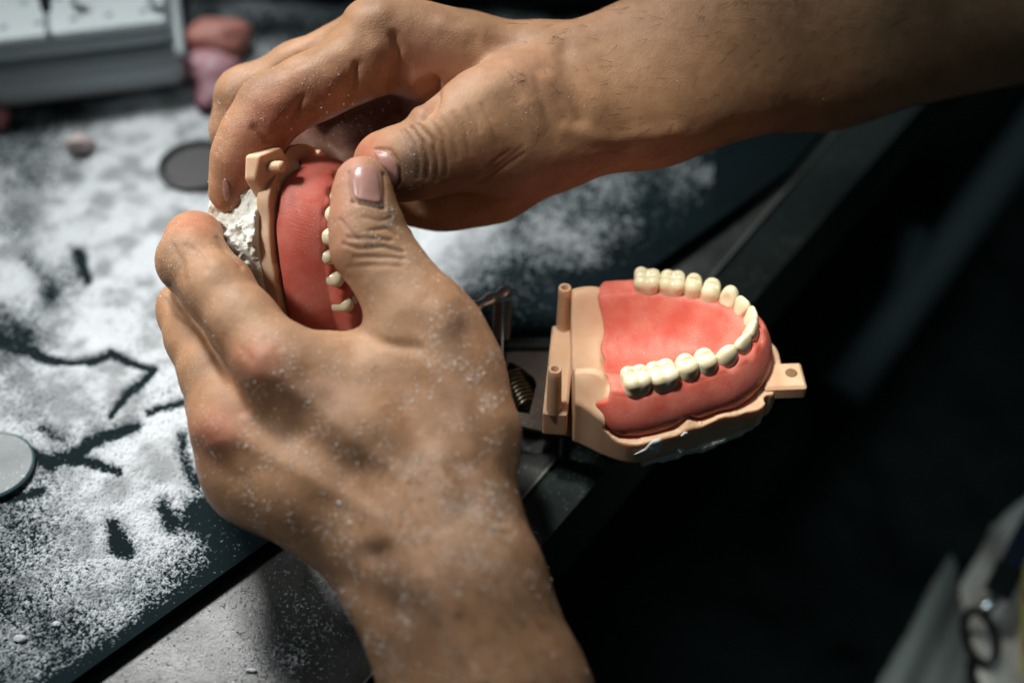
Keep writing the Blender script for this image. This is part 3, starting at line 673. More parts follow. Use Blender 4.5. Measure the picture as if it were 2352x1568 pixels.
def gum_mesh(spee=0.):
    G, X, Y, Z = grid3((-38, -36, -28), (38, 38, 4), .5)
    X2 = X[:, :, 0]; Y2 = Y[:, :, 0]; X2, Y2 = np.broadcast_arrays(X2, Y2); r, s = arch_r(X2, Y2)
    P2 = np.stack([X2, Y2, 0*X2], -1)
    top = ridge(r, X2)+(fbm(P2, .12, 3, 70)-.5)*1.2
    # scallop at necks: gum rises between teeth
    sc2 = 0
    for i, p in enumerate(allT):
        tt_ = catmull_tangent(allT, i); q = np.array(p)+np.array([-tt_[1], tt_[0]])*2.2; w_ = 3.6 if ak[i] == 'M' else 2.7
        sc2 = np.maximum(sc2, (.9 if ak[i] in 'MP' else 1.25)*np.exp(-(((X2-q[0])**2+(Y2-q[1])**2)/w_**2)**2))
    top = top-sc2+spee_z(X2, spee)
    zb = -22.5+11*sst(-X2, 20, 36)+notch(X2, Y2, NT)+(fbm(P2, .1, 2, 75)-.5)*1.5
    t = np.clip((-6.5-Z)/15., 0, 1.2)
    root = 0
    for p in TN+TF: root = root+.55*np.exp(-((X2-p[0])**2+(Y2-p[1])**2)/42.)
    rout = (4.4+3.9*np.sin(np.clip(t, 0, 1)*1.9))*(1-.35*sst(-X2, 22, 36))[:, :, None]+(root*.6)[:, :, None]*np.exp(-((t-.25)/.3)**2)
    f = smax(r[:, :, None]-rout, Z-top[:, :, None], 3.0)
    f = smax(f, zb[:, :, None]-Z, 1.6)
    f = np.where((r < 2)[:, :, None], np.maximum(f, top[:, :, None]-3.2-Z), f)
    cut = -(X+26+5*sst(r, 1, 5)[:, :, None]*sst(-Z, 8, 12.5)+1.2*np.sin(Y*.35))
    f = smax(f, cut, 1.6)
    V, Q = surfnets(f.astype(np.float32), G.lo, G.h); return V, Q
def cast_mesh(zbot, seed):
    G, X, Y, Z = grid3((-40, -42, zbot-2), (46, 42, 1), .55)
    X2, Y2 = np.broadcast_arrays(X[:, :, 0], Y[:, :, 0]); r, s = arch_r(X2, Y2); P2 = np.stack([X2, Y2, 0*X2], -1)
    back_ = sst(-X2, 24, 27)
    top_in = ridge(r, X2)-1.8
    tub = -6+3.3*np.exp(-(X2+30)**2/34.-(Y2+18)**2/20.)+2.2*np.exp(-((X2+31)**2+(Y2-23.5)**2)/40.)+(-13)*(1-np.exp(-(np.clip(-r-2, 0, 99)/8.5)**1.7))-1.2*np.clip(r, 0, 9)**1.0
    land = -23.2+11*sst(-X2, 20, 36)+notch(X2, Y2, NT)*.9+(fbm(P2, .09, 3, seed)-.5)*1.6
    top = np.where(r > 4.5, land, top_in)
    mr_ = sst(r, 3.5, 8); top = top*(1-back_)+(tub*(1-mr_)+np.minimum(tub+1, land+5)*mr_)*back_
    # gum seat: cast stays just inside the resin
    rc = 10.3-4.5*sst(-X2, 16, 36)+2.2*sst(X2, 22, 30)+(fbm(P2, .07, 3, seed+3)-.5)*1.6
    wall = r[:, :, None]-(rc[:, :, None]-.06*(-22-Z))
    f = smax(wall, Z-top[:, :, None], 1.3)
    # inside the resin shell the cast only reaches under the flange
    fl = smax(r[:, :, None]-3.8, Z-top_in[:, :, None], 1.5)
    f = np.where((r[:, :, None] > 4.2) & (Z > land[:, :, None]) & (X > -26), np.maximum(f, fl), f)
    f = smax(f, zbot+(fbm(P2, .15, 3, seed+9)-.5)[:, :, None]*1.0-Z, 1.0)
    f = smax(f, -(X+36.5), .8)
    # a groove and broken nicks in the rim
    for cx, cy, rr, z0 in ((3, -31, 1.0, None), (33, -12.5, 2.3, None), (-24, 34, 1.6, None), (20, 33, 1.4, None)):
        f = smax(f, rr-np.sqrt((X-cx)**2+(Y-cy)**2)+0*Z, .6)
    V, Q = surfnets(f.astype(np.float32), G.lo, G.h); return V, Q
def tooth_mesh(kind, seed):
    G, X, Y, Z = grid3((-7, -7, -13), (7, 7, 3), .36)
    rs = np.random.default_rng(seed); j = lambda s=.2: rs.uniform(-s, s)
    def ell(c, r, p=2.):
        q = (np.abs((X-c[0])/r[0])**p+np.abs((Y-c[1])/r[1])**p+np.abs((Z-c[2])/r[2])**p)**(1/p); return (q-1)*min(r)
    def seg(a, b, ra): 
        F = G.new(); G.cap(F, np.array(a, float), np.array(b, float), ra, ra, .01); return F
    if kind == 'M':
        f = ell((0, 0, -5), (4.9, 4.8, 5.0), 3.0)
        for cx in (-2.3, 2.3):
            for cy in (-2.3, 2.4): f = smin(f, ell((cx+j(), cy+j(), -2.0+j(.3)), (2.3, 2.2, 2.3)), 1.3)
        f = smax(f, -seg((-3.6, 0, .3), (3.6, .2, .3), .9), 1.0); f = smax(f, -seg((.1, -4.2, .5), (0, 4.4, .4), .6), .8); f = smax(f, -ell((0, 0, .4), (1.7, 1.6, 1.5)), .8)
        for a, b in (((-2.5, -1), (-1, -.2)), ((2.5, 1.2), (.8, .2)), ((2.2, -1.4), (.8, 0)), ((-2.2, 1.4), (-.8, .2))): f = smax(f, -seg((*a, .15), (*b, -.5), .35), .5)
    elif kind == 'P':
        f = ell((0, 0, -4.9), (3.3, 4.2, 5.0), 2.5)
        f = smin(f, ell((j(), 1.9, -1.5), (2.3, 2.0, 2.2)), 1.4); f = smin(f, ell((j(), -2.1, -2.1), (2.0, 1.8, 2.0)), 1.3)
        f = smax(f, -seg((-2.4, -.1, -.0), (2.4, -.1, -.0), .8), .9); f = smax(f, -ell((-1.4, -.1, -.4), (.6, .6, .8)), .4); f = smax(f, -ell((1.4, -.1, -.4), (.6, .6, .8)), .4)
    elif kind == 'K':
        f = ell((0, .1, -5.2), (3.5, 3.2, 5.6), 2.1); f = smin(f, ell((0, .3, -1.6), (2.0, 1.6, 2.5)), 1.6); f = smax(f, -ell((-.1, -4.2, -3), (2.6, 2.2, 3.2)), 1.2)
    else:
        w = 4.35 if kind == 'I' else 3.7
        y0 = Y+.12*(Z+5); thick = 3.1*(1-.5*np.clip((Z+7)/7., 0, 1))
        q = (np.abs(X/(w*(1-.07*np.clip(-Z-2, 0, 6))))**3.2+np.abs(y0/thick)**2.2+np.abs((Z+5.2)/5.4)**3.6)**(1/3.0); f = (q-1)*2.2
    # rooted taper into the gum
    V, Q = surfnets(f.astype(np.float32), G.lo, G.h); return V, Q
GUMS = {0: gum_mesh(0), 5.5: gum_mesh(5.5)}
tooth_me = {}
hw = {'M': 4.9, 'P': 3.35, 'K': 3.5, 'L': 3.4, 'I': 4.1}
gs_ = [np.hypot(allT[i+1][0]-allT[i][0], allT[i+1][1]-allT[i][1])/(hw[ak[i]]+hw[ak[i+1]]) for i in range(13)]
tsx = [float(np.mean(gs_[max(i-1, 0):i+1]))*1.05 for i in range(14)]
def denture(par, spee=0):
    gV, gQ = GUMS[spee]; g = mesh_obj('gum_base', gV/1000, gQ, GUM, par)
    for i, (p, k) in enumerate(zip(allT, ak)):
        t = catmull_tangent(allT, i); out = np.array([-t[1], t[0], 0])
        R = np.stack([t, out, np.array([0, 0, 1.])], 1)
        lean = {'M': 0, 'P': 2, 'K': 8, 'L': 12, 'I': 13}[k]; a = math.radians(-lean)
        R = R@np.array([[1, 0, 0], [0, math.cos(a), -math.sin(a)], [0, math.sin(a), math.cos(a)]])
        if spee and k == 'M': k = 'P'
        key = (k, i % 2 if k in 'MP' else 0)
        if key not in tooth_me: tooth_me[key] = tooth_mesh(k, i)
        V, Q = tooth_me[key]; sc = tsx[i]
        h = rng.uniform(-.3, .3)-(5.2 if spee and i in (0, 1, 2, 11, 12, 13) else 0); off = np.array([p[0], p[1], float(spee_z(p[0], spee))+h+.4+(.2 if k == 'M' else 0)])
        off[:2] += out[:2]*((.6 if k in 'KLI' else 0)+(.6 if spee else 0))
        V = (V*np.array([sc, min(sc, 1.02), 1.]))@R.T+off
        mesh_obj('tooth', V/1000, Q, TOOTH, par)
OL = onz(1560, 750, 60.)/1000
den = empty('denture', OL); tag(den, 'pink denture with cream teeth facing up, seated on the tan cast at right', 'denture')
denture(den)
cast = empty('dental_cast', (OL[0], OL[1], OL[2]-.035)); tag(cast, 'tan resin dental cast with two hollow pins, overhanging the bench edge', 'dental cast')
def cpart(mb_or, name, m, par, dz=35., **k):
    if isinstance(mb_or, MB): V = np.array(mb_or.V)+np.array([0, 0, dz]); F = mb_or.F
    else: V = mb_or[0]+np.array([0, 0, dz]); F = mb_or[1]
    return mesh_obj(name, V/1000, F, m, par, autos=k.pop('autos', False), **k)
cpart(cast_mesh(-35, 11), 'base', TAN, cast)
# hinge bar and pins
R1 = np.array([[math.cos(-.10), -math.sin(-.10), 0], [math.sin(-.10), math.cos(-.10), 0], [0, 0, 1]])
cpart(MB().box((-40.7, 2.5, -29), (8.6, 44, 12), R1, .9), 'hinge_bar', TAN, cast, autos=True)
for (x, y) in ((-43.2, -17.2), (-38.8, 23.2)):
    pr = [(2.7, -24), (2.55, -16), (2.35, -6), (2.3, -3.4), (2.15, -3.0), (1.45, -3.0), (1.25, -3.4), (1.1, -6), (.05, -6)]
    cpart(MB().lathe(pr, (x, y, 0), None, 28), 'pin', TAN, cast, autos=True)
Rt = np.array([[math.cos(.05), -math.sin(.05), 0], [math.sin(.05), math.cos(.05), 0], [0, 0, 1]])
tabV = MB().box((38.5, -2.5, -24.6), (15, 12.6, 6.4), Rt, 1.0)
tb = cpart(tabV, 'locating_tab', TAN, cast, autos=True)
cpart(MB().lathe([(2.2, 0), (2.0, .25), (.9, .3), (.1, .3)], (41.5, -1.6, -21.45), None, 20), 'tab_mark', mat('brown_stain', (.2, .11, .05), .8, bump=.5, bscale=600), tb)
# plaster smears stuck on the rim
def patch(px, z, thick, seed, rout=None):
    P = []; 
    for u, v in px: P.append(onz(u, v, z)-OL*1000)
    return np.array(P)
def wall_patch(outline, name, m):
    """thin lump of plaster stuck to the outer wall of the cast"""
    tr = castT; n = len(outline); cen = np.mean(outline, 0); pts = [cen]; R = 7
    P = np.array(outline, float); loop = []
    for i in range(n):
        for k in range(4): loop.append(P[i]+(P[(i+1) % n]-P[i])*k/4)
    nl = len(loop)
    for r in range(1, R+1):
        for q in loop: pts.append(cen+(q-cen)*r/R)
    V = []
    for i, p in enumerate(pts):
        w0 = Vector((0, 0, H)); d = Vector(C(p[0], p[1], 1.)[0]*RT+C(p[0], p[1], 1.)[1]*UP+FWD).normalized()
        h = tr.ray_cast(w0, d)
        last = h[0] if h[0] else (last if i else w0+d*500)
        rr = 0 if i == 0 else ((i-1)//nl+1)/R
        V.append(np.array(last)+np.array([0, -.7, .5])*(.9*(1-rr**3)+.25+.6*(vnoise(np.array([p[0]/14, p[1]/14, 0.]), 1, 5)-.5)))
    F = [(0, 1+i, 1+(i+1) % nl) for i in range(nl)]+[(1+r*nl+i, 1+(r+1)*nl+i, 1+(r+1)*nl+(i+1) % nl, 1+r*nl+(i+1) % nl) for r in range(R-1) for i in range(nl)]
    mesh_obj(name, np.array(V)/1000, F, m, cast, origin=tuple(cast.location))
cV, cQ = cast_mesh(-35, 11); castT = bvh(cV+OL*1000, cQ)
wall_patch([(1452, 1044), (1478, 1030), (1500, 1008), (1518, 1004), (1522, 1018), (1514, 1040), (1480, 1050)], 'plaster_smear', PLASTG)
wall_patch([(1562, 1000), (1572, 990), (1580, 992), (1574, 1002), (1564, 1006)], 'plaster_smear', PLASTG)
wall_patch([(1546, 1042), (1556, 1028), (1574, 1030), (1578, 1042), (1560, 1050)], 'plaster_smear', PLASTG)
def foot():
    G, X, Y, Z = grid3((-26, -40, -46), (34, 20, -31), .9)
    X2, Y2 = np.broadcast_arrays(X[:, :, 0], Y[:, :, 0]); r, s = arch_r(X2, Y2); P2 = np.stack([X2, Y2, 0*X2], -1)
    f = smax(r[:, :, None]-(10.2+(fbm(P2, .2, 3, 90)-.5)[:, :, None]*3), np.abs(Z+36.2)-1.9-(fbm(P2, .25, 3, 95)-.5)[:, :, None]*2, 1.5)
    f = smax(f, -(X+13)+0*Y, 1)
    return surfnets(f.astype(np.float32), G.lo, G.h)
cpart(foot(), 'plaster_foot', PLASTG, cast)

# the held model: same jaw turned on its side between the fingers
ph = math.radians(35); zl = unit([.92, -.02, .38]); xl0 = np.array([.17, math.cos(ph), math.sin(ph)]); xl = unit(xl0-zl*(xl0@zl)); yl = np.cross(zl, xl)
Mc = np.stack([xl, yl, zl], 1); B = np.stack([RT, UP, -FWD], 1); Mw = B@Mc
HO = c2w(C(874, 562, 505))
den2 = empty('denture', HO, Mw.tolist()); tag(den2, 'pink denture held sideways under the thumbs, its gum side facing out', 'denture')
denture(den2, 5.5)
for o_ in (den, den2): o_['group'] = 'dentures on their casts'
cast2 = empty('dental_cast', HO, Mw.tolist()); tag(cast2, 'tan resin dental cast with rough white plaster back, gripped between the two hands', 'dental cast')
for o_ in (cast, cast2): o_['group'] = 'resin dental casts'
cpart(cast_mesh(-28.6, 23), 'base', TAN, cast2, 0.)
tb2 = MB()
tb2.add([(26, 8, -20), (22, 20, -25.5), (37, 25.5, -26.5), (44, 22, -24.5), (43.5, 14, -20.5), (26, 8, -31), (22, 20, -31), (37, 25.5, -31), (44, 22, -30.5), (43.5, 14, -30)], [(0, 1, 2, 3, 4), (9, 8, 7, 6, 5), (0, 5, 6, 1), (1, 6, 7, 2), (2, 7, 8, 3), (3, 8, 9, 4), (4, 9, 5, 0)])
tb2o = cpart(tb2, 'locating_tab', TAN, cast2, 0., smooth=False)
md = tb2o.modifiers.new('b', 'BEVEL'); md.width = .0009; md.segments = 3
cpart(MB().lathe([(2.0, 0), (1.9, 5.0), (1.4, 5.6), (.2, 5.7)], (38.5, 19, -24.2), None, 24), 'peg', TAN, cast2, 0., autos=True)
def plaster_block():
    G, X, Y, Z = grid3((-34, -32, -64), (38, 42, -26), .55)
    X2, Y2 = np.broadcast_arrays(X[:, :, 0], Y[:, :, 0]); r, s = arch_r(X2, Y2)
    P3 = np.stack(np.broadcast_arrays(X, Y, Z), -1)
    n1 = fbm(P3, .10, 3, 140); n2 = fbm(P3, .5, 3, 150); n3 = 1-np.abs(fbm(P3, .28, 2, 160)*2-1)
    t = (-28-Z)/19.
    rc = 11.5-5.5*np.clip(t, 0, 1.3)**1.2
    f = smax(r[:, :, None]-rc, np.abs(Z+40)-14, 5)
    n4 = np.floor(fbm(P3, .22, 2, 170)*7)/7
    f = f+(n1-.5)*8+(n2-.5)*1.5+(n3-.6)*.9+(n4-.5)*4.5
    f = smax(f, Z+27.8, .5)
    return surfnets(f.astype(np.float32), G.lo, G.h)
cpart(plaster_block(), 'plaster_block', PLAST, cast2, 0.)

# ------------------------------------------------------------------ articulator under the cast
ART_Z = 24.
art = empty('articulator', tuple(onz(1240, 960, 0)/1000)); tag(art, 'dark steel articulator frame with coil spring and chrome rod, under the cast with pins', 'articulator')
def apart(mb, name, m, **k): return mb.obj(name, m, art, origin=tuple(art.location), **k)
p = lambda u, v, z=ART_Z: onz(u, v, z)
def plate(poly, hole, z0, z1):
    mb = MB(); n = len(poly); V = []; 
    for z in (z1, z0):
        V += [(*q[:2], z) for q in poly]+[(*q[:2], z) for q in hole]
    F = []
    for i in range(n):
        j = (i+1) % n
        F += [(i, n+i, n+j, j), (2*n+i, 2*n+j, 3*n+j, 3*n+i), (i, j, 2*n+j, 2*n+i), (n+j, n+i, 3*n+i, 3*n+j)]
    mb.add(V, F); return mb
outer = [p(1128, 962), p(1290, 1000), p(1420, 1010), p(1430, 830), p(1290, 800), p(1210, 800), p(1158, 790), p(1122, 800)]
hole = [p(1156, 934), p(1180, 944), p(1216, 950), p(1233, 880), p(1226, 866), p(1200, 846), p(1176, 832), p(1166, 832)]
apart(plate(outer, hole, ART_Z-1.4, ART_Z), 'plate', STEEL, smooth=False)
hc = [p(1148, 942, 14), p(1180, 952, 14), p(1224, 958, 14), p(1244, 880, 14), p(1228, 858, 14), p(1200, 838, 14), p(1176, 824, 14), p(1158, 824, 14)]
apart(MB().prism([q[:2] for q in hc][::-1], 10, 14), 'spring_tray', BLACKP)
sp = []; a_, b_ = p(1176, 862, 20.), p(1214, 936, 20.); ax = unit(b_-a_); e1 = unit(np.cross(ax, [0, 0, 1])); e2 = np.cross(ax, e1); Ls = np.linalg.norm(b_-a_)
for i in range(9*18+1):
    an = 2*math.pi*i/18; sp.append(a_+ax*Ls*i/(9*18)+4.2*(e1*math.cos(an)+e2*math.sin(an)))
apart(MB().tube(sp, .65, 8), 'spring', mat('dark_steel', (.10, .085, .06), .3, 1))
rod0, rod1 = p(1035, 735, 40), p(1170, 664, 40)
rod = []; rr = []
for i in range(25):
    t = i/24; rod.append(rod0*(1-t)+rod1*t); rr.append(2.4 if (i//3) % 2 else 1.8)
apart(MB().tube(rod, rr, 16), 'hinge_rod', CHROME)
for (u, v) in ((1155, 690), (1060, 735)):
    a = p(u, v, 38); b = p(u-6, v+110, ART_Z-.5)
    m_ = (a+b)/2; d = unit(b-a); s_ = unit(np.cross(d, [1, 0, 0])); R = np.stack([np.cross(d, s_), s_, d], 1)
    apart(MB().box(m_, (6.5, 3, np.linalg.norm(b-a)), R, .5), 'side_arm', STEEL)
apart(MB().tube([p(1157, 630, 46), p(1153, 800, 30), p(1140, 950, ART_Z+1)], .45, 8), 'wire', CHROME)
apart(MB().box(p(1215, 790, ART_Z+1.5), (46, 5, 3.5), None, .6), 'cross_bar', BLACKP)
for (u, v) in ((1142, 930), (1300, 960), (1180, 800), (1350, 850)):
    q = p(u, v); apart(MB().tube([(q[0], q[1], .2), (q[0], q[1], ART_Z-1.5)], 2.2, 14), 'foot', BLACKP)

# ------------------------------------------------------------------ background things on the mat
fr = onz(432, 208, MZ); fl = onz(0, 262, MZ); dx = unit(fl-fr); dy = np.array([-dx[1], dx[0], 0.]); dy = dy if dy[1] > 0 else -dy
hold = empty('instrument_holder', tuple(fr/1000)); tag(hold, 'pale plastic instrument holder with rows of holes, behind the powder at upper left', 'holder')
Rb = np.stack([-dx, dy, np.array([0, 0, 1.])], 1)
def hbox(x0, x1, y0, y1, z0, z1, bev, name, m):
    c = fr+dx*((x0+x1)/2)+dy*((y0+y1)/2)+np.array([0, 0, (z0+z1)/2-MZ+MZ]); c[2] = MZ+(z0+z1)/2
    return MB().box(c, (x1-x0, y1-y0, z1-z0), Rb, bev).obj(name, m, hold, origin=tuple(hold.location))
hbox(0, 170, 0, 130, .3, 19, 5, 'tray', BOXG)
hbox(-2, 172, -2, 132, 19.05, 23, 1.9, 'rim', BOXW)
hbox(3, 167, 3, 127, 23.05, 33, 5, 'block', BOXG)
lid = hbox(4, 166, 4.2, 126, 33.05, 36, 1.4, 'top_plate', BOXW)
hm = MB(); k_ = 0
for i in range(9):
    for j in range(5):
        c = fr+dx*(14+i*16+(j % 2)*7)+dy*(16+j*20); c[2] = MZ+36.05
        hm.lathe([(2.1, 0), (2.1, .12), (.1, .12)], c, None, 12)
hm.obj('hole_row', HOLE, lid, origin=tuple(hold.location))
def bur(u, v, h, mm, lab):
    c = onz(u, v, MZ+36.2); e = empty('dental_bur', tuple(c/1000)); tag(e, lab, 'dental bur', 'burs standing in the holder')
    MB().tube([c, c+np.array([1.5, 1, h*.45])], [1.5, 1.5], 12).obj('shank', CHROME, e, origin=tuple(e.location))
    MB().tube([c+np.array([1.5, 1, h*.45]), c+np.array([2.3, 1.5, h*.75]), c+np.array([3, 2, h])], [2.2, 3.2, 1.6], 12).obj('cutting_head', mm, e, origin=tuple(e.location))
DK = mat('dark_bur', (.03, .045, .05), .5, .5); BR = mat('brass_bur', (.25, .17, .06), .4, .6)
bur(110, 74, 24, DK, 'tall dark dental bur standing nearest the front of the holder')
bur(168, 8, 16, BR, 'brassy dental bur just right of the tall dark one'); bur(345, 12, 12, DK, 'short dark bur near the right end of the holder')

def lump(name, u, v, size, mm, lab, cat, seed, z0=MZ, flat=.6):
    c = onz(u, v, z0); n = 20; V = []; F = []
    for i in range(n+1):
        th = math.pi*i/n
        for k in range(2*n):
            a = math.pi*k/n; dr = np.array([math.sin(th)*math.cos(a), math.sin(th)*math.sin(a), math.cos(th)])
            r = 1+.7*(float(fbm(dr*1.0+seed*3.1, 1.1, 3, seed))-.5)
            q = dr*r*np.array(size)/2; q[2] = max(q[2]*1., -size[2]*.35); V.append(c+q+np.array([0, 0, size[2]*.36]))
    for i in range(n):
        for k in range(2*n): F.append((i*2*n+k, (i+1)*2*n+k, (i+1)*2*n+(k+1) % (2*n), i*2*n+(k+1) % (2*n)))
    o = MB().add(V, F).obj(name, mm, None, origin=tuple(c/1000), autos=False); return tag(o, lab, cat)
lump('wax_scrap', 500, 118, (34, 26, 17), WAX, 'salmon pink wax scrap lying right of the instrument holder', 'wax scrap', 1)
lump('wax_scrap', 478, 172, (30, 22, 12), WAXM, 'mauve wax scrap beneath the salmon one, against the holder corner', 'wax scrap', 2)
lump('wax_scrap', 488, 222, (18, 30, 9), mat('plum_wax', (.2, .07, .10), .5), 'dark plum wax scrap beside the bent fingers', 'wax scrap', 3)
lump('wax_scrap', -4, 285, (13, 13, 10), mat('rose_wax', (.42, .15, .16), .5), 'small rose wax scrap cut off by the left frame edge', 'wax scrap', 4)
lump('plaster_pebble', 188, 345, (13, 10, 9), mat('pebble_pink', (.52, .43, .43), .9, bump=.5, bscale=300), 'pinkish pebble standing in the powder below the holder', 'pebble', 5)
lump('plaster_pebble', 46, 1468, (4.4, 2.6, 1.8), POWD, 'small pale crumb on the speckled mat near the lower left', 'crumb', 6)
lump('plaster_pebble', 130, 1434, (2.6, 2.2, 1.4), POWD, 'tiny round crumb right of the pale crumb at lower left', 'crumb', 8)
lump('plaster_pebble', 578, 1540, (3.8, 1.4, 1.1), POWD, 'slim white chip on the bare grey bench by the wrist', 'crumb', 9, 0.)
# round dark cap and clear disc
c = onz(456, 388, MZ); e = empty('round_cap', tuple(c/1000)); tag(e, 'round dark metal cap sunk in the powder behind the held plaster', 'cap')
MB().lathe([(17.5, .1), (18, .8), (17.5, 3.2), (16, 3.6), (15, 3.2), (14.6, 2.0)], c, None, 48).obj('ring', BLACKP, e, origin=tuple(e.location))
MB().lathe([(14.4, .3), (14.4, 1.2), (.1, 1.2)], c, None, 48).obj('face', mat('dull_metal', (.035, .042, .042), .6, dust=.4, dustscale=500), e, origin=tuple(e.location))
c = onz(-20, 1078, MZ); e = empty('glass_disc', tuple(c/1000)); tag(e, 'powder-covered round glass disc at the left edge', 'disc')
MB().lathe([(15.6, .4), (16, 1.2), (16, 2.2), (15.2, 2.5)], c, None, 64).obj('rim', mat('glass_rim', (.03, .07, .08), .15, spec=.8), e, origin=tuple(e.location))
MB().lathe([(15.1, .4), (15.1, 2.7), (.1, 2.75)], c, None, 64).obj('face', mat('dusty_glass', (.05, .08, .09), .5, dust=1, dustscale=700, dustcol=(.55, .57, .6), var=1, vscale=60, col2=(.14, .16, .17)), e, origin=tuple(e.location))
# black rail along the back of the bench
r0 = onz(640, -8, MZ); r1 = onz(1560, 52, MZ); dr = unit(r1-r0); nr = np.array([-dr[1], dr[0], 0])
mid = (r0+r1)/2+nr*22+np.array([0, 0, 10.5-0]); 
Rr = np.stack([dr, nr, np.array([0, 0, 1.])], 1)
mb = MB().box(mid+dr*100, (560, 40, 21), Rr, 3)
o = mb.obj('bench_rail', RAIL, None, origin=tuple(mid/1000)); tag(o, 'black bar lying across the back of the bench above the wrist', 'rail')

# ------------------------------------------------------------------ clothing and lanyard
def depth_sheet(name, us, vs, dfun, keep, m, par, thick=.003):
    U, Vv = np.meshgrid(us, vs, indexing='ij'); D = dfun(U, Vv)
    P = c2w(np.stack([(U-1176)*K*D, (784-Vv)*K*D, -D], -1)); n0, n1 = U.shape; ids = np.arange(n0*n1).reshape(n0, n1)
    Q = np.stack([ids[:-1, :-1], ids[:-1, 1:], ids[1:, 1:], ids[1:, :-1]], -1).reshape(-1, 4)
    kp = keep(U, Vv).ravel(); Q = Q[kp[Q].all(1)]; us_ = np.unique(Q); mp = np.full(n0*n1, -1); mp[us_] = np.arange(len(us_))
    o = mesh_obj(name, P.reshape(-1, 3)[us_], mp[Q], m, par, origin=tuple(par.location))
    md = o.modifiers.new('s', 'SOLIDIFY'); md.thickness = thick; md.offset = -1; return o
def tro(U, V):
    D = 1010+0*U+(V-800)*-.12+(U-1900)*.02
    P = np.stack([U, V, 0*U], -1)
    for pts, w, h in (([(1930, 900), (2090, 720), (2230, 520), (2390, 260)], 48, 34), ([(2060, 740), (2085, 640), (2092, 540)], 28, 20), ([(1915, 440), (1975, 370), (2060, 270)], 28, 20), ([(1700, 1100), (1900, 1300)], 60, 10)):
        D = D-h*np.exp(-(pdist(U, V, pts)/w)**2)
    return D+(fbm(P, 1/160., 3, 200)-.5)*30
depth_sheet('trousers', np.arange(1150, 2760, 12), np.arange(140, 1760, 12), tro, lambda U, V: V > 100, CLOTH, person)
inside = lambda U, V, poly: np.logical_xor.reduce([((b[1] > V) != (c_[1] > V)) & (U < (c_[0]-b[0])*(V-b[1])/(c_[1]-b[1]+1e-9)+b[0]) for b, c_ in zip(poly, poly[1:]+poly[:1])])
gp = [(2184, 1262), (2200, 1300), (2222, 1400), (2262, 1540), (2300, 1720), (1930, 1720), (2010, 1568), (2090, 1430), (2140, 1330)]
wp = [(2370, 1130), (2330, 1160), (2275, 1205), (2235, 1290), (2208, 1345), (2222, 1420), (2250, 1560), (2280, 1740), (2760, 1740), (2760, 900), (2450, 1000)]
def coat1(U, V): return 735+6*np.sin(U*.045+V*.02)+.12*(V-1400)*-1+0*U
def coat2(U, V): return 712+8*np.sin(U*.03-V*.012)-.15*(V-1400)
depth_sheet('coat_hem', np.arange(1920, 2320, 6), np.arange(1250, 1730, 6), coat1, lambda U, V: inside(U, V, gp), SHIRTG, person)
depth_sheet('coat', np.arange(2190, 2760, 6), np.arange(890, 1730, 6), coat2, lambda U, V: inside(U, V, wp), SHIRT, person)
lan = empty('lanyard', tuple(c2w(C(2300, 1400, 690)))); tag(lan, 'navy lanyard with metal clip and coloured badge hanging over the pale coat', 'lanyard')
def lpart(mb, name, m, par=None): return mb.obj(name, m, par or lan, origin=tuple(lan.location), scale=1)
L_ = lambda u, v, d: c2w(C(u, v, d+90))
def ribbon(P, w, t):
    mb = MB(); V = []
    for i, q in enumerate(P):
        q = np.array(q); tg = unit(np.array(P[min(i+1, len(P)-1)])-np.array(P[max(i-1, 0)])); sd = unit(np.cross(tg, FWD)); nn = -FWD
        V += [q+sd*w/2-nn*t/2, q-sd*w/2-nn*t/2, q-sd*w/2+nn*t/2, q+sd*w/2+nn*t/2]
    F = []
    for i in range(len(P)-1):
        for k in range(4): F.append((4*i+k, 4*i+(k+1) % 4, 4*i+4+(k+1) % 4, 4*i+4+k))
    F += [(0, 1, 2, 3), (4*len(P)-1, 4*len(P)-2, 4*len(P)-3, 4*len(P)-4)]
    return mb.add(V, F)
lpart(ribbon([L_(2520, 960, 588), L_(2400, 1150, 592), L_(2350, 1240, 594), L_(2316, 1310, 596)], .011, .0015), 'strap', NAVY)
lpart(ribbon([L_(2322, 1296, 592), L_(2308, 1330, 592), L_(2288, 1366, 592)], .012, .006), 'crimp', BLACKP)
lpart(MB().tube([L_(2296, 1362, 594), L_(2278, 1384, 594), L_(2262, 1396, 594)], [.004, .003, .0045], 14), 'swivel', CHROME)
lp = []
for i in range(36):
    a = 2*math.pi*i/36; lp.append(L_(2252+34*math.cos(a)+14*math.sin(a), 1462+62*math.sin(a), 594))
lpart(MB().tube(lp, .0022, 10, close=True), 'clip', mat('dark_clip', (.03, .035, .035), .35, .8))
bd = MB(); q = L_(2400, 1420, 600); Rc = np.stack([RT, UP, -FWD], 1)
badge = lpart(MB().box(q, (.021, .062, .0012), Rc), 'badge', CARDW)
lpart(MB().box(q-RT*.0096-FWD*.0012, (.0045, .054, .0006), Rc), 'badge_border', CARD, badge)
for dv in (-.012, .012): lpart(MB().box(q-RT*.009-FWD*.0022+UP*dv, (.003, .006, .0006), Rc), 'badge_mark', CARDR, badge)

stool = empty('stool', tuple(c2w(C(2150, 700, 900)))); tag(stool, 'blurred grey tubular stool frame in the dark beyond the bench', 'stool')
TUBE = mat('grey_tube', (.05, .07, .076), .7, spec=.2)
for nm, a, b, rr_ in (('frame_bar', (1935, 905, 900), (2480, 150, 930), .014), ('frame_bar', (2050, 790, 905), (2096, 530, 915), .010), ('frame_bar', (1905, 455, 960), (2120, 190, 980), .007)):
    MB().tube([c2w(C(*a)), c2w(C(*b))], rr_, 20).obj(nm, TUBE, stool, origin=tuple(stool.location), scale=1)

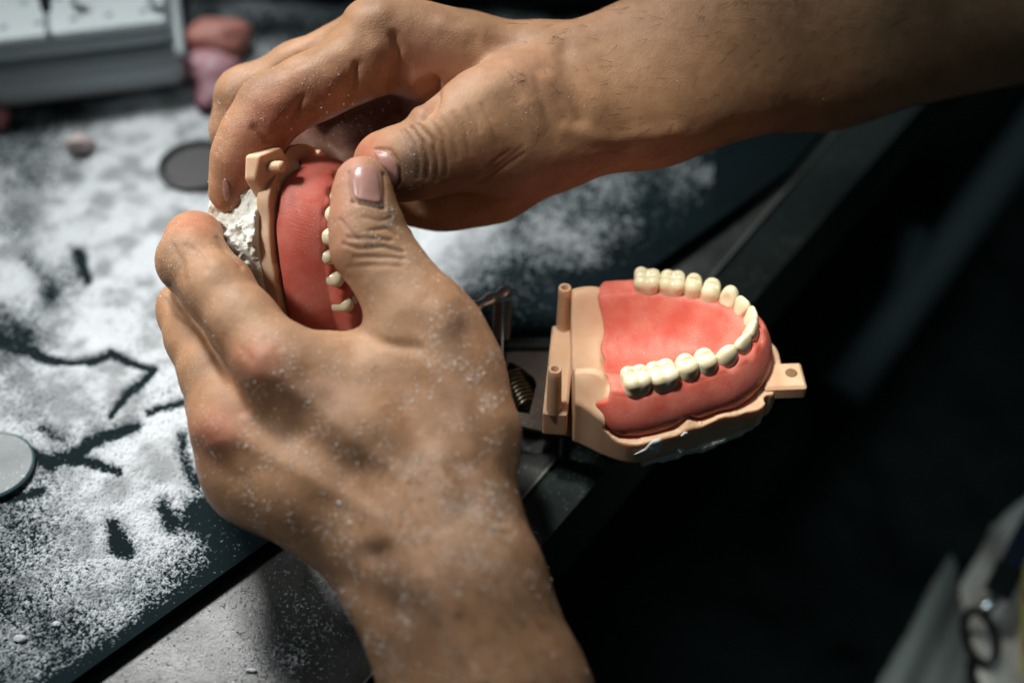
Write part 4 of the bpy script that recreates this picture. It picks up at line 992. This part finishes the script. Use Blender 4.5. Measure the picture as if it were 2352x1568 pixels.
# ------------------------------------------------------------------ loose dust
ico = [(0, 0, 1), (.894, 0, .447), (.276, .851, .447), (-.724, .526, .447), (-.724, -.526, .447), (.276, -.851, .447), (.724, .526, -.447), (-.276, .851, -.447), (-.894, 0, -.447), (-.276, -.851, -.447), (.724, -.526, -.447), (0, 0, -1)]
icf = [(0, 1, 2), (0, 2, 3), (0, 3, 4), (0, 4, 5), (0, 5, 1), (1, 6, 2), (2, 7, 3), (3, 8, 4), (4, 9, 5), (5, 10, 1), (2, 6, 7), (3, 7, 8), (4, 8, 9), (5, 9, 10), (1, 10, 6), (6, 11, 7), (7, 11, 8), (8, 11, 9), (9, 11, 10), (10, 11, 6)]
def specks(name, P, R, lab):
    ic = np.array(ico); n = len(P); st = rng.uniform(.6, 1.6, (n, 1, 3))
    V = (P[:, None, :]+ic[None]*R[:, None, None]*st).reshape(-1, 3)
    F = (np.array(icf)[None]+12*np.arange(n)[:, None, None]).reshape(-1, 3)
    org = P.mean(0); o = mesh_obj(name, V/1000, F, mat(name+'_white', (.82, .8, .76), .8), None, origin=org/1000); tag(o, lab, 'dust', kind='stuff')
def w_mm(Vc): return c2w(Vc)*1000
# clinging to the skin
def pick(V, N, inf, dens, n):
    u, v, d, Nn = inf; wgt = dens*np.clip(Nn[:, 2]+.1, 0, 1)*((u > 0) & (u < 2400) & (v < 1600) & (v > -40)); wgt = wgt/wgt.sum()
    return rng.choice(len(V), n, p=wgt, replace=False)
nz = lambda V: np.clip(fbm(V, .16, 3, 300)*2.6-.85, .02, 1)**2
i1 = pick(Vl2, None, infl, (dl+.08)*nz(Vl2), 8500); i2 = pick(Vu2, None, infu, (du_**1.5+.01)*nz(Vu2), 3000)
P = np.concatenate([w_mm(Vl2[i1]), w_mm(Vu2[i2])]); R = np.abs(rng.normal(0, .045, len(P)))+.04; dc = np.concatenate([-Vl2[i1, 2], -Vu2[i2, 2]]); R *= 1+.8*sst(-dc, -462, -430); R[::37] *= 1.6
specks('skin_dust', P, R, 'white dust grains clinging to the backs of both hands')
# hovering in front of the fingers
n = 130; uu = rng.normal(780, 75, n); vv = rng.normal(280, 50, n); dd = rng.uniform(450, 520, n)
P = np.array([c2w(C(a, b, c_))*1000 for a, b, c_ in zip(uu, vv, dd)]); specks('flying_dust', P, np.abs(rng.normal(0, .05, n))+.05, 'fine dust flecks flying in front of the curled fingers')
print('verts', sum(len(o.data.vertices) for o in S.objects if o.type == 'MESH'))
